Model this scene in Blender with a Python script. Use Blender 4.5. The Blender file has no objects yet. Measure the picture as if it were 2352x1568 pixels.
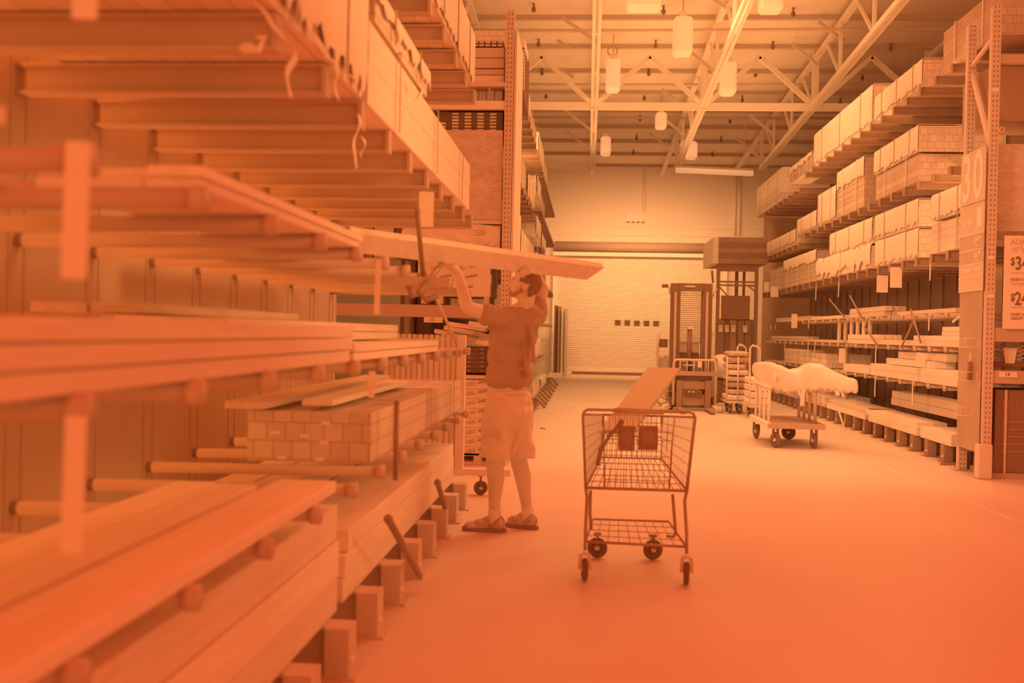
import bpy, bmesh, math, random
from mathutils import Vector, Matrix
random.seed(11)
SC = bpy.context.scene
COL = SC.collection
PI = math.pi
# ------------------------------------------------------------------ camera
FPX, IW, IH = 2400.0, 2352.0, 1568.0
EYE = Vector((0, 0, 1.415))
yb = Vector((172/FPX, 18/FPX, -1)).normalized()
zb = Vector((0.021, 1, 0)); zb = (zb - yb*zb.dot(yb)).normalized()
xb = yb.cross(zb)
ROT = Matrix((xb, yb, zb))            # rows = world axes in camera space -> camera-to-world
cam_d = bpy.data.cameras.new('camera'); cam = bpy.data.objects.new('camera', cam_d); COL.objects.link(cam)
cam.matrix_world = Matrix.Translation(EYE) @ ROT.to_4x4()
cam_d.sensor_width = 36; cam_d.lens = 36*FPX/IW; cam_d.clip_end = 200; cam_d.clip_start = .05
cam_d.dof.use_dof = True; cam_d.dof.focus_distance = 14.0; cam_d.dof.aperture_fstop = 2.0
SC.camera = cam
SC.view_settings.view_transform = 'Standard'; SC.view_settings.look = 'None'
SC.view_settings.gamma = 1; SC.view_settings.use_curve_mapping = False
SC.view_settings.exposure = 0.0
try:
    SC.cycles.max_bounces = 12; SC.cycles.diffuse_bounces = 9; SC.cycles.glossy_bounces = 4
    SC.cycles.sample_clamp_indirect = 6
except Exception: pass
# ------------------------------------------------------------------ world: made-up orange surround for the colour cast, reddest overhead
wd = bpy.data.worlds.new('world'); SC.world = wd; wd.use_nodes = True
wn = wd.node_tree; wn.nodes.clear()
tc = wn.nodes.new('ShaderNodeTexCoord'); dp = wn.nodes.new('ShaderNodeVectorMath'); dp.operation = 'DOT_PRODUCT'
dp.inputs[1].default_value = Vector((0.10, -0.10, -1.0)).normalized()
wn.links.new(tc.outputs['Generated'], dp.inputs[0])
rp = wn.nodes.new('ShaderNodeValToRGB')
mr = wn.nodes.new('ShaderNodeMapRange'); mr.inputs[1].default_value = -1; mr.inputs[2].default_value = 1
wn.links.new(dp.outputs['Value'], mr.inputs[0]); wn.links.new(mr.outputs[0], rp.inputs[0])
WORLD_STOPS = [(0.0, (1.0, .030, .004)), (.22, (.96, .045, .008)), (.38, (.90, .21, .05)), (.5, (.84, .42, .13)), (1.0, (.84, .34, .10))]
rp.color_ramp.elements[0].position = 0; rp.color_ramp.elements[1].position = 1
while len(rp.color_ramp.elements) < len(WORLD_STOPS): rp.color_ramp.elements.new(.5)
for e, (p, c) in zip(rp.color_ramp.elements, WORLD_STOPS): e.position = p; e.color = (*c, 1)
bg = wn.nodes.new('ShaderNodeBackground'); bg.inputs[1].default_value = 1.0
wo = wn.nodes.new('ShaderNodeOutputWorld')
wn.links.new(rp.outputs[0], bg.inputs[0]); wn.links.new(bg.outputs[0], wo.inputs[0])
# ------------------------------------------------------------------ large lights
def area(name, loc, target, sx, sy, power, color, spread=3.14):
    d = bpy.data.lights.new(name, 'AREA'); d.shape = 'RECTANGLE'; d.size = sx; d.size_y = sy
    d.energy = power; d.color = color; d.spread = spread
    o = bpy.data.objects.new(name, d); COL.objects.link(o); o.location = loc
    o.rotation_euler = (Vector(target) - Vector(loc)).to_track_quat('-Z', 'Y').to_euler()
    return o
area('skylight_glow_far', (1.6, 21, 6.6), (1.6, 21, 0), 6, 16, 240, (1.0, .41, .15), 2.0)  # broad stand-in for the overhead lamps; the roof has no skylight
area('aisle_lamps_towards_sign_side', (.2, 18, 6.2), (4.2, 17.0, 1.5), 1.2, 13, 310, (1.0, .41, .145), 2.3)  # aimed strip added to brighten packs on the sign side
area('aisle_lamps_towards_other_side', (3.0, 12, 6.2), (-.9, 9.5, 2.0), 1.2, 13, 240, (1.0, .42, .14), 2.3)  # second added strip, lifting lumber faces on the man's side
area('dock_wall_lamp', (1.6, 32.2, 5.2), (1.6, 36.5, 2.5), 6, .6, 190, (1.0, .43, .16), 2.1)  # added fill washing the dock wall and door
area('side_lamp_high_arms', (3.4, 4.6, 3.5), (-.93, 5.2, 2.5), 1.2, 1.2, 13, (1.0, .42, .13), 1.0)  # unseen fill aimed only at lumber on the high arms
area('sign_rack_rear_glow', (5.7, 19, 2.6), (0, 19, 2.6), 15, 4, 70, (1.0, .40, .15), 3.14)  # added fill inside the rack, lightening its dark gaps
area('ceiling_uplight', (1.6, 21, 4.6), (1.6, 21, 9), 6, 12, 170, (1.0, .42, .14), 1.9)  # added upward fill that brightens the roof deck
area('skylight_glow_mouth', (2.6, 10.5, 6.8), (2.4, 10.8, 0), 4, 4, 30, (1.0, .50, .22), 1.9)  # added fill for the man and floor; no opening above
area('mouth_lamp', (-.2, 8.6, 3.4), (4.4, 15.5, .8), 1.0, 1.0, 42, (1.0, .48, .20), 1.5)  # unseen fill added to reach the low boards on the sign side
area('red_entrance_lamp', (1.2, -.8, 2.6), (-1.0, 3.6, .3), 2, 1.2, 8, (1.0, .03, .002), 1.9)  # added red fill that reddens the close lumber and floor
area('next_aisle_glow', (-2.03, 4.4, 2.3), (0, 4.4, 2.3), 7.5, 3.6, 75, (1.0, .24, .05), 3.14)  # added fill in front of the back sheet, not from another aisle

# ------------------------------------------------------------------ helpers
def ray(px, py):
    return (ROT @ Vector(((px-IW/2)/FPX, (IH/2-py)/FPX, -1)))
def PY(px, py, Y):
    d = ray(px, py); return EYE + d*((Y-EYE.y)/d.y)
def PX(px, py, X):
    d = ray(px, py); return EYE + d*((X-EYE.x)/d.x)
def PZ(px, py, Z):
    d = ray(px, py); return EYE + d*((Z-EYE.z)/d.z)

class MB:
    """collects shapes; build() links them as ONE mesh object"""
    def __init__(s): s.v = []; s.f = []; s.sm = []
    def add(s, vs, fs, smooth=False):
        n = len(s.v); s.v += [tuple(v) for v in vs]
        for f in fs: s.f.append(tuple(i+n for i in f)); s.sm.append(smooth)
        return s
    def box(s, x0, x1, y0, y1, z0, z1, ch=0.0):
        if ch <= 0:
            vs = [(x, y, z) for z in (z0, z1) for y in (y0, y1) for x in (x0, x1)]
            return s.add(vs, [(0,2,3,1),(4,5,7,6),(0,1,5,4),(2,6,7,3),(0,4,6,2),(1,3,7,5)])
        bm = bmesh.new(); bmesh.ops.create_cube(bm, size=1)
        for v in bm.verts:
            v.co = Vector(((x0+x1)/2+v.co.x*(x1-x0), (y0+y1)/2+v.co.y*(y1-y0), (z0+z1)/2+v.co.z*(z1-z0)))
        bmesh.ops.bevel(bm, geom=list(bm.edges), offset=ch, segments=1, affect='EDGES')
        bm.verts.ensure_lookup_table(); bm.verts.index_update()
        s.add([v.co.copy() for v in bm.verts], [[v.index for v in f.verts] for f in bm.faces]); bm.free(); return s
    def bar(s, a, b, w, h, up=(0,0,1)):
        a = Vector(a); b = Vector(b); d = (b-a).normalized(); u = Vector(up)
        if abs(d.dot(u)) > .98: u = Vector((0, 1, 0))
        r = d.cross(u).normalized(); u = r.cross(d).normalized()
        vs = [p + r*i*w/2 + u*j*h/2 for p in (a, b) for j in (-1, 1) for i in (-1, 1)]
        return s.add(vs, [(0,1,3,2),(4,6,7,5),(0,4,5,1),(2,3,7,6),(0,2,6,4),(1,5,7,3)])
    def tube(s, pts, r, n=8, caps=True, radii=None):
        pts = [Vector(p) for p in pts]; rings = []
        prev = None
        for i, p in enumerate(pts):
            d = (pts[min(i+1, len(pts)-1)] - pts[max(i-1, 0)])
            d = d.normalized() if d.length > 1e-9 else Vector((0,0,1))
            if prev is None:
                u = Vector((0,0,1)) if abs(d.z) < .9 else Vector((1,0,0))
            else: u = prev
            r1 = d.cross(u).normalized(); u = r1.cross(d).normalized(); prev = u
            rr = radii[i] if radii else r
            rings.append([p + (r1*math.cos(t*2*PI/n) + u*math.sin(t*2*PI/n))*rr for t in range(n)])
        vs = [v for g in rings for v in g]; fs = []
        for i in range(len(pts)-1):
            for t in range(n):
                fs.append((i*n+t, i*n+(t+1) % n, (i+1)*n+(t+1) % n, (i+1)*n+t))
        if caps: fs.append(tuple(range(n))[::-1]); fs.append(tuple((len(pts)-1)*n+t for t in range(n)))
        return s.add(vs, fs, True)
    def prism(s, prof, a, b, up=(0,0,1)):
        """extrude 2-D profile (r,u) from a to b"""
        a = Vector(a); b = Vector(b); d = (b-a).normalized(); u = Vector(up)
        if abs(d.dot(u)) > .98: u = Vector((0,1,0))
        r = d.cross(u).normalized(); u = r.cross(d).normalized(); n = len(prof)
        vs = [p + r*x + u*y for p in (a, b) for x, y in prof]
        fs = [(i, (i+1) % n, n+(i+1) % n, n+i) for i in range(n)] + [tuple(range(n))[::-1], tuple(range(n, 2*n))]
        return s.add(vs, fs)
    def ball(s, c, r, seg=16, rings=10, rot=None):
        c = Vector(c); r = Vector(r) if hasattr(r, '__len__') else Vector((r, r, r)); vs = []; fs = []
        for i in range(1, rings):
            for j in range(seg):
                a = PI*i/rings; b = 2*PI*j/seg
                p = Vector((math.sin(a)*math.cos(b)*r.x, math.sin(a)*math.sin(b)*r.y, math.cos(a)*r.z))
                if rot: p = rot @ p
                vs.append(c+p)
        top = Vector((0,0,r.z)); top = rot @ top if rot else top
        vs += [c+top, c-top]; T = len(vs)-2; B = T+1
        for i in range(rings-2):
            for j in range(seg): fs.append((i*seg+j, (i+1)*seg+j, (i+1)*seg+(j+1) % seg, i*seg+(j+1) % seg))
        for j in range(seg):
            fs.append((T, j, (j+1) % seg)); fs.append((B, (rings-2)*seg+(j+1) % seg, (rings-2)*seg+j))
        return s.add(vs, fs, True)
    def cap(s, a, ra, b, rb, n=14):
        """tapered capsule"""
        a = Vector(a); b = Vector(b); d = (b-a); L = d.length; d.normalize(); pts = []; rad = []
        for k in range(5):
            t = k/4*PI/2; pts.append(a - d*ra*math.cos(t)); rad.append(max(1e-4, ra*math.sin(t)))
        for k in range(5):
            t = k/4*PI/2; pts.append(b + d*rb*math.sin(t)); rad.append(max(1e-4, rb*math.cos(t)))
        return s.tube(pts, 1, n, True, rad)
    def torus(s, c, axis, R, r, n=24, m=8, flat=1.0):
        c = Vector(c); ax = Vector(axis).normalized(); u = Vector((0,0,1)) if abs(ax.z) < .9 else Vector((1,0,0))
        p = ax.cross(u).normalized(); q = ax.cross(p); vs = []; fs = []
        for i in range(n):
            e = p*math.cos(i*2*PI/n) + q*math.sin(i*2*PI/n)
            for j in range(m):
                t = j*2*PI/m; vs.append(c + e*(R+r*math.cos(t)) + ax*r*flat*math.sin(t))
        for i in range(n):
            for j in range(m): fs.append((i*m+j, ((i+1) % n)*m+j, ((i+1) % n)*m+(j+1) % m, i*m+(j+1) % m))
        return s.add(vs, fs, True)
    def build(s, name, mat, parent=None, origin=None):
        vs = [Vector(v) for v in s.v]
        if origin is None:
            if parent is not None: origin = Vector((0,0,0))
            else:
                lo = Vector((min(v[i] for v in vs) for i in range(3))); hi = Vector((max(v[i] for v in vs) for i in range(3)))
                origin = Vector(((lo.x+hi.x)/2, (lo.y+hi.y)/2, lo.z))
        origin = Vector(origin)
        if parent is not None:
            pass
        me = bpy.data.meshes.new(name); me.from_pydata([tuple(v-origin) for v in vs], [], s.f)
        me.polygons.foreach_set('use_smooth', s.sm); me.update()
        me.materials.append(mat)
        o = bpy.data.objects.new(name, me); COL.objects.link(o); o.location = origin
        if parent is not None:
            o.parent = parent
            w = worldmat(parent)
            o.matrix_parent_inverse = w.inverted()
        return o

def worldmat(o):
    m = o.matrix_basis.copy() if False else Matrix.LocRotScale(o.location, o.rotation_euler, o.scale)
    if o.parent is not None: m = worldmat(o.parent) @ o.matrix_parent_inverse @ m
    return m
def tag(o, label, cat, group=None):
    o['label'] = label; o['category'] = cat
    if group: o['group'] = group
    return o
def thing(name, label, cat, loc=(0,0,0), group=None):
    o = bpy.data.objects.new(name, None); COL.objects.link(o); o.location = loc; o.empty_display_size = .1
    return tag(o, label, cat, group)
def struct(o): o['kind'] = 'structure'; return o
def clone(root, loc, label=None, group=None, rz=None):
    r = root.copy(); COL.objects.link(r); r.location = loc
    if rz is not None: r.rotation_euler = (0, 0, rz)
    if label: r['label'] = label
    if group: r['group'] = group
    def rec(src, dst):
        for ch in list(src.children):
            if ch in made: continue
            c = ch.copy(); COL.objects.link(c); made.add(c); c.parent = dst; rec(ch, c)
    made = set(); rec(root, r)
    return r

# ------------------------------------------------------------------ materials
DARK = (.46, .33, .25); LIGHT = (.96, .93, .86)
DEEP = (.20, .125, .085)
def col(v, m=1.0):
    if v < 0:
        v = max(-1, v); return tuple(m*(a+(b-a)*-v) for a, b in zip(DARK, DEEP))
    v = min(1, v); return tuple(m*(a+(b-a)*v) for a, b in zip(DARK, LIGHT))
MATS = {}
def mat(name, v, var=.06, rough=.75, kind='plain', scale=3.0, bump=.0, spec=.25, metal=0.0):
    if name in MATS: return MATS[name]
    m = bpy.data.materials.new(name); m.use_nodes = True; nt = m.node_tree; N = nt.nodes; L = nt.links
    b = N['Principled BSDF']; b.inputs['Roughness'].default_value = rough; b.inputs['Metallic'].default_value = metal
    b.inputs['Specular IOR Level'].default_value = spec
    tc = N.new('ShaderNodeTexCoord'); mp = N.new('ShaderNodeMapping'); L.new(tc.outputs['Object'], mp.inputs[0])
    oi = N.new('ShaderNodeObjectInfo')
    ns = N.new('ShaderNodeTexNoise'); ns.inputs['Detail'].default_value = 4; ns.inputs['Scale'].default_value = scale
    if kind == 'wood': mp.inputs['Scale'].default_value = (9, .55, 9)
    if kind == 'woodx': mp.inputs['Scale'].default_value = (.55, 9, 9)
    if kind == 'woodz': mp.inputs['Scale'].default_value = (9, 9, .55)
    va = N.new('ShaderNodeVectorMath'); va.operation = 'ADD'; L.new(mp.outputs[0], va.inputs[0])
    mu = N.new('ShaderNodeMath'); mu.operation = 'MULTIPLY'; mu.inputs[1].default_value = 37; L.new(oi.outputs['Random'], mu.inputs[0])
    L.new(mu.outputs[0], va.inputs[1]); L.new(va.outputs[0], ns.inputs[0])
    rp = N.new('ShaderNodeValToRGB'); rp.color_ramp.elements[0].position = .3; rp.color_ramp.elements[1].position = .7
    rp.color_ramp.elements[0].color = (*col(v-var), 1); rp.color_ramp.elements[1].color = (*col(v+var), 1)
    L.new(ns.outputs[0], rp.inputs[0]); out = rp.outputs[0]
    if kind.startswith('wood'):                      # each board a little lighter or darker
        hs = N.new('ShaderNodeHueSaturation'); L.new(out, hs.inputs['Color'])
        r2 = N.new('ShaderNodeMapRange'); r2.inputs[3].default_value = .9; r2.inputs[4].default_value = 1.03
        L.new(oi.outputs['Random'], r2.inputs[0]); L.new(r2.outputs[0], hs.inputs['Value']); out = hs.outputs[0]
    if kind == 'osb':
        vo = N.new('ShaderNodeTexVoronoi'); vo.inputs['Scale'].default_value = 14
        m2 = N.new('ShaderNodeMapping'); m2.inputs['Scale'].default_value = (1.0, 3, 2.2); m2.inputs['Rotation'].default_value = (.4, .5, .7)
        L.new(tc.outputs['Object'], m2.inputs[0]); L.new(m2.outputs[0], vo.inputs[0])
        mx = N.new('ShaderNodeMixRGB'); mx.blend_type = 'MULTIPLY'; mx.inputs[0].default_value = .2
        bw = N.new('ShaderNodeRGBToBW'); L.new(vo.outputs['Color'], bw.inputs[0])
        L.new(out, mx.inputs[1]); L.new(bw.outputs[0], mx.inputs[2]); out = mx.outputs[0]
    if kind == 'pack':                               # courses of boards, ends showing as a grid
        br = N.new('ShaderNodeTexBrick'); br.inputs['Scale'].default_value = 1
        br.inputs['Brick Width'].default_value = .092; br.inputs['Row Height'].default_value = .088
        br.inputs['Mortar Size'].default_value = .004; br.offset = 0.35
        br.inputs['Color1'].default_value = (1,1,1,1); br.inputs['Color2'].default_value = (.86,.86,.86,1); br.inputs['Mortar'].default_value = (.72,.66,.62,1)
        sx = N.new('ShaderNodeSeparateXYZ'); cx = N.new('ShaderNodeCombineXYZ'); L.new(tc.outputs['Object'], sx.inputs[0])
        L.new(sx.outputs[0], cx.inputs[0]); L.new(sx.outputs[2], cx.inputs[1]); L.new(cx.outputs[0], br.inputs[0])
        mx = N.new('ShaderNodeMixRGB'); mx.blend_type = 'MULTIPLY'; mx.inputs[0].default_value = 1
        L.new(out, mx.inputs[1]); L.new(br.outputs[0], mx.inputs[2]); out = mx.outputs[0]
    if kind == 'perf':                               # teardrop slots every 2 inches
        sx = N.new('ShaderNodeSeparateXYZ'); L.new(tc.outputs['Object'], sx.inputs[0])
        def M(op, a, b=None):
            n = N.new('ShaderNodeMath'); n.operation = op
            for i, q in enumerate((a, b)):
                if q is None: continue
                if isinstance(q, (int, float)): n.inputs[i].default_value = q
                else: L.new(q, n.inputs[i])
            return n.outputs[0]
        fz = M('FRACT', M('DIVIDE', sx.outputs[2], .0508)); hz = M('LESS_THAN', M('ABSOLUTE', M('SUBTRACT', fz, .5)), .21)
        hx = M('LESS_THAN', M('ABSOLUTE', M('SUBTRACT', M('ABSOLUTE', sx.outputs[0]), .019)), .0065)
        gg = M('MULTIPLY', hz, hx)
        mx = N.new('ShaderNodeMixRGB'); L.new(gg, mx.inputs[0]); L.new(out, mx.inputs[1]); mx.inputs[2].default_value = (*col(0, .75), 1); out = mx.outputs[0]
    if bump > 0:
        bp = N.new('ShaderNodeBump'); bp.inputs['Strength'].default_value = bump; bp.inputs['Distance'].default_value = .02
        L.new(ns.outputs[0], bp.inputs['Height']); L.new(bp.outputs[0], b.inputs['Normal'])
    L.new(out, b.inputs['Base Color'])
    MATS[name] = m; return m
def emis(name, color, s):
    m = bpy.data.materials.new(name); m.use_nodes = True; b = m.node_tree.nodes['Principled BSDF']
    b.inputs['Base Color'].default_value = (*color, 1); b.inputs['Emission Color'].default_value = (*color, 1); b.inputs['Emission Strength'].default_value = s
    return m
WOOD = mat('pale_pine', .86, .08, .7, 'wood'); WOOD2 = mat('honey_pine', .6, .09, .7, 'wood'); WOODD = mat('treated_wood', .36, .08, .75, 'wood')
WOODX = mat('pine_crosswise', .84, .07, .7, 'woodx'); WOODZ = mat('pine_upright', .72, .09, .7, 'woodz')
PACKL = mat('pale_pack_boards', .8, .07, .75, 'pack'); PACKD = mat('treated_pack_boards', .42, .08, .8, 'pack')
WRAP = mat('white_wrap', .97, .03, .5, 'plain', 2.5, .25); KRAFT = mat('paper_wrap', .9, .06, .6, 'plain', 2, .3)
STEEL = mat('dark_steel_arm', .28, .05, .6, spec=.3); STEELR = mat('deep_steel_arm', -.3, .08, .6, spec=.3); STEELRM = mat('worn_brown_arm', .02, .08, .6, spec=.3); STEELM = mat('brown_steel', .15, .05, .55, spec=.4); PIPE = mat('pipe_arm', .36, .06, .5, spec=.4)
BEAM = mat('orange_beam', .3, .05, .5, spec=.4); POST = mat('perforated_post', .52, .04, .5, 'perf'); POSTP = mat('plain_post', .66, .04, .5)
BLACK = mat('black_rubber', -.75, .05, .7, spec=.1); DK = mat('dark_plastic', -.6, .08, .6)
OSB = mat('strand_board', .66, .1, .8, 'osb', 6); CARD = mat('cardboard', .5, .05, .8); PAPER = mat('white_card', .93, .02, .7)
INK = mat('dark_ink', -.6, .0, .8); WHT = mat('white_paint', .95, .02, .5); CHROME = mat('dull_wire', -.35, .05, .4, spec=.5)
STRAP = mat('white_strap', .92, .03, .5)

def text(s, size, loc, rx, mat_, name, parent=None, sx=1.0, align='CENTER', bold=0.0, label=None):
    """flat lettering; rx = 3x3 matrix whose columns are text right, up, outward normal"""
    cu = bpy.data.curves.new(name, 'FONT'); cu.body = s; cu.size = size; cu.align_x = align; cu.align_y = 'CENTER'; cu.offset = bold; cu.extrude = .0008
    cu.resolution_u = 3
    t = bpy.data.objects.new('tmp', cu); COL.objects.link(t)
    dg = bpy.context.evaluated_depsgraph_get(); me = bpy.data.meshes.new_from_object(t.evaluated_get(dg))
    bpy.data.objects.remove(t)
    R = rx.to_4x4(); me.transform(Matrix.Translation(loc) @ R @ Matrix.Diagonal((sx, 1, 1, 1)))
    me.name = name; me.materials.clear(); me.materials.append(mat_)
    o = bpy.data.objects.new(name, me); COL.objects.link(o)
    if parent is not None: o.parent = parent; o.matrix_parent_inverse = worldmat(parent).inverted()
    return o
FACE_NEG_Y = Matrix(((1,0,0),(0,0,-1),(0,1,0)))           # readable from the camera side
FACE_NEG_X = Matrix(((0,0,-1),(-1,0,0),(0,1,0)))          # readable from the aisle on its +X side
# ------------------------------------------------------------------ the shell
def floor_mat():
    m = bpy.data.materials.new('polished_concrete'); m.use_nodes = True; N = m.node_tree.nodes; L = m.node_tree.links; b = N['Principled BSDF']
    tc = N.new('ShaderNodeTexCoord'); n1 = N.new('ShaderNodeTexNoise'); n1.inputs['Scale'].default_value = .8; n1.inputs['Detail'].default_value = 6
    mp = N.new('ShaderNodeMapping'); mp.inputs['Scale'].default_value = (1, .5, 1); L.new(tc.outputs['Object'], mp.inputs[0]); L.new(mp.outputs[0], n1.inputs[0])
    rp = N.new('ShaderNodeValToRGB'); rp.color_ramp.elements[0].position = .3; rp.color_ramp.elements[1].position = .75
    rp.color_ramp.elements[0].color = (*col(.62), 1); rp.color_ramp.elements[1].color = (*col(.76), 1)
    L.new(n1.outputs[0], rp.inputs[0]); L.new(rp.outputs[0], b.inputs['Base Color'])
    n2 = N.new('ShaderNodeTexNoise'); n2.inputs['Scale'].default_value = 3; n2.inputs['Detail'].default_value = 5; L.new(tc.outputs['Object'], n2.inputs[0])
    m2 = N.new('ShaderNodeMapRange'); m2.inputs[3].default_value = .34; m2.inputs[4].default_value = .55; L.new(n2.outputs[0], m2.inputs[0]); L.new(m2.outputs[0], b.inputs['Roughness'])
    b.inputs['Specular IOR Level'].default_value = .35
    return m
struct(MB().box(-9, 14, -3, 36.6, -.1, 0).build('floor', floor_mat()))
WALLM = mat('painted_block_wall', .86, .03, .8, 'plain', .4)
CEILM = mat('roof_deck', .8, .04, .7, 'plain', .5); TRUSS = mat('white_truss_steel', .93, .02, .6); PURL = mat('purlin_steel', .45, .03, .6)
struct(MB().box(-9, 14, 36.5, 36.9, 0, 7.6).build('wall_far', WALLM))
struct(MB().box(-9.3, -9, 9, 36.9, 0, 9).build('wall_left', WALLM)); struct(MB().box(14, 14.3, 9, 36.9, 0, 9).build('wall_right', WALLM))
def roofz(y): return 8.72-.043*y
m = MB()
prof = []
yy = 14.0
a = [(-9, yy, roofz(yy)), (14, yy, roofz(yy)), (14, 36.9, roofz(36.9)), (-9, 36.9, roofz(36.9))]
m.add(a + [(x, y, z+.12) for x, y, z in a], [(0,3,2,1),(4,5,6,7),(0,1,5,4),(1,2,6,5),(2,3,7,6),(3,0,4,7)])
struct(m.build('ceiling', CEILM))
# trims on the floor: painted line
a = PZ(2003, 1060, 0); b = PZ(2352, 1205, 0); c = PZ(1850, 1056, 0)
LINE = mat('worn_floor_line', .86, .04, .5)
struct(MB().bar((a.x, a.y, .001), (b.x*1.0, b.y, .001), .035, .002).build('trim_1', LINE))
struct(MB().bar((c.x, c.y, .001), (a.x, a.y, .001), .035, .002).build('trim_2', LINE))

# purlins: each a joist with its own chords and webbing
k = 0; y = 19.3
while y < 36:
    z = roofz(y)
    m = MB(); m.prism([(-.03,-.11),(.03,-.11),(.03,0),(-.03,0)], (-9, y, z-.02), (14, y, z-.02)) if False else m.box(-9, 14, y-.02, y+.02, z-.09, z-.0)
    m.box(-9, 14, y-.045, y+.045, z-.10, z-.085)
    tag(m.build('purlin', PURL), 'long pale roof purlin running across the ceiling, %s' % ['over the near truss bay', 'second row of the ceiling', 'third row of the ceiling', 'fourth row of the ceiling', 'fifth row of the ceiling', 'sixth row of the ceiling', 'seventh row of the ceiling', 'eighth row of the ceiling', 'ninth row, close to the dock wall', 'tenth row, beside the dock wall'][min(k, 9)], 'purlin', 'roof purlins')
    k += 1; y += 1.82
    if k > 9: break
def strut_tr(m, a, b, w=.075): m.bar(a, b, w, w)
# trusses running with the aisle
xs = [-2.35, .06, 2.44, 4.82, 7.2]
for i, x in enumerate(xs):
    t = thing('roof_truss', 'white steel roof truss running lengthwise, %s' % ['above the rack tops on the man\'s side', 'dropping to a short end beam above the dock wall', 'passing over the middle of the aisle', 'above the wrapped top packs behind the 30 sign', 'half hidden behind the high packs near the 30 sign'][i], 'truss', (x, 20, 0), 'lengthwise roof trusses')
    zc_ = lambda y: 7.46-.043*y
    y0, y1 = 15.5, 30
    c = MB(); c.bar((x-.05, y0, zc_(y0)), (x-.05, y1, zc_(y1)), .055, .1); c.bar((x+.05, y0, zc_(y0)), (x+.05, y1, zc_(y1)), .055, .1)
    c.build('bottom_chord', TRUSS, t)
    c = MB(); c.bar((x, y0, roofz(y0)-.26), (x, 36.3, roofz(36.3)-.26), .12, .09); c.build('top_chord', TRUSS, t)
    n = 0; yy = y0+.5
    while yy < y1:
        MB().bar((x, yy, zc_(yy)), (x, yy, roofz(yy)-.26), .06, .06).build('web_post', TRUSS, t)
        if yy+1.2 < y1: MB().bar((x, yy, zc_(yy)), (x, yy+1.2, roofz(yy+1.2)-.26), .05, .05).build('web_diagonal', TRUSS, t)
        yy += 2.42
    MB().bar((x, y1, zc_(y1)), (x, y1, roofz(y1)-.26), .08, .08).build('web_post', TRUSS, t)
# crosswise truss
Yt = 23.1
zt = PY(1368, 244, Yt).z; ztop = PY(1500, 130, Yt).z
t = thing('cross_truss', 'white crosswise roof truss with W-shaped braces over the aisle', 'truss', (1.5, Yt, 0))
MB().bar((-6, Yt, zt), (12, Yt, zt), .09, .16).build('bottom_chord', TRUSS, t)
for i in range(-2, 5):
    x = .06+2.38*i
    if i >= 0: MB().bar((x, Yt, zt), (x, Yt, ztop+.4), .13, .13).build('web_post', TRUSS, t)
    MB().bar((x, Yt, zt), (x+1.19, Yt, ztop), .1, .1).build('web_diagonal', TRUSS, t)
    MB().bar((x+1.19, Yt, ztop), (x+2.38, Yt, zt), .1, .1).build('web_diagonal', TRUSS, t)
# short crosswise end beams and diagonal stays
a = PY(1240, 378, 30); b = PY(1366, 384, 30)
tag(MB().bar(a, b, .09, .17).build('end_beam', TRUSS), 'white beam joining the truss end above the dock, over the man\'s rack', 'beam')
a = PY(1552, 391, 29.5); b = PY(1730, 399, 29.5)
t = thing('tube_light', 'long white fluorescent tube fixture hanging before the dock wall', 'light', (a+b)/2)
TUBEM = emis('lit_tube', (1.0, .62, .30), .40)
MB().tube([a, b], .07, 10).build('lamp_tube', TUBEM, t)
MB().bar(a+Vector((0,0,.1)), b+Vector((0,0,.1)), .1, .06).build('housing', TRUSS, t)
for p in (a.lerp(b, .12), a.lerp(b, .88)): MB().tube([p+Vector((0,0,.1)), p+Vector((0,0,roofz(29.5)-p.z-.1))], .012, 6).build('hanger', TRUSS, t)
k = 0
for (px, py, px2, py2, Y) in [(1290,40,1370,95,20.5),(1280,92,1305,110,22),(1290,158,1318,178,24),(1297,252,1355,297,26.5),(1303,302,1355,345,28.5),(1640,0,1690,30,19.5),(1585,118,1640,165,22),(1520,205,1570,245,25),(1528,275,1572,310,27),(1490,305,1550,350,29),(1880,50,1940,95,21),(1820,100,1880,150,22.5),(1720,262,1780,312,27),(1690,316,1745,362,29)]:
    a = PY(px, py, Y); b = PY(px2, py2, Y)
    tag(MB().bar(a, b, .06, .06).build('roof_stay', PURL), 'thin slanting stay between a roof joist and a truss chord', 'stay', 'slanting roof stays'); k += 1
# sprinkler pipe and sprinkler heads
for k, (y, w) in enumerate([(20.7, 'crossing above the high lamps'), (24.5, 'behind the cross truss'), (27.6, 'sagging slightly before the dock wall')]):
    z = roofz(y)-.42
    tag(MB().tube([(-5, y, z), (0, y, z-.03), (5, y, z), (12, y, z)], .035, 8).build('sprinkler_pipe', STEELM if k == 2 else PURL), 'thin sprinkler pipe under the roof, %s' % w, 'pipe')
SPR = None
sp = [(1226,22),(1237,102),(1245,168),(1254,222),(1524,27),(1506,105),(1490,169),(1480,226),(1470,274),(1462,317),(1455,351),(1822,32),(1775,108),(1735,172),(1705,230),(1677,279),(1656,322),(1636,356),(2046,112),(1981,180),(1930,236)]
for px, py in sp:
    # each head hangs just below the deck
    d = ray(px, py); tt = (roofz(0)-.12-EYE.z)/(d.z+.043*d.y); p = EYE+d*tt
    m = MB(); m.tube([p+Vector((0,0,.12)), p+Vector((0,0,.04))], .02, 6); m.ball(p, (.045,.045,.06), 8, 6)
    tag(m.build('roof_fastener', DK), 'small dark sprinkler head dotted under the roof deck', 'sprinkler head', 'sprinkler heads under the roof')
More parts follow.
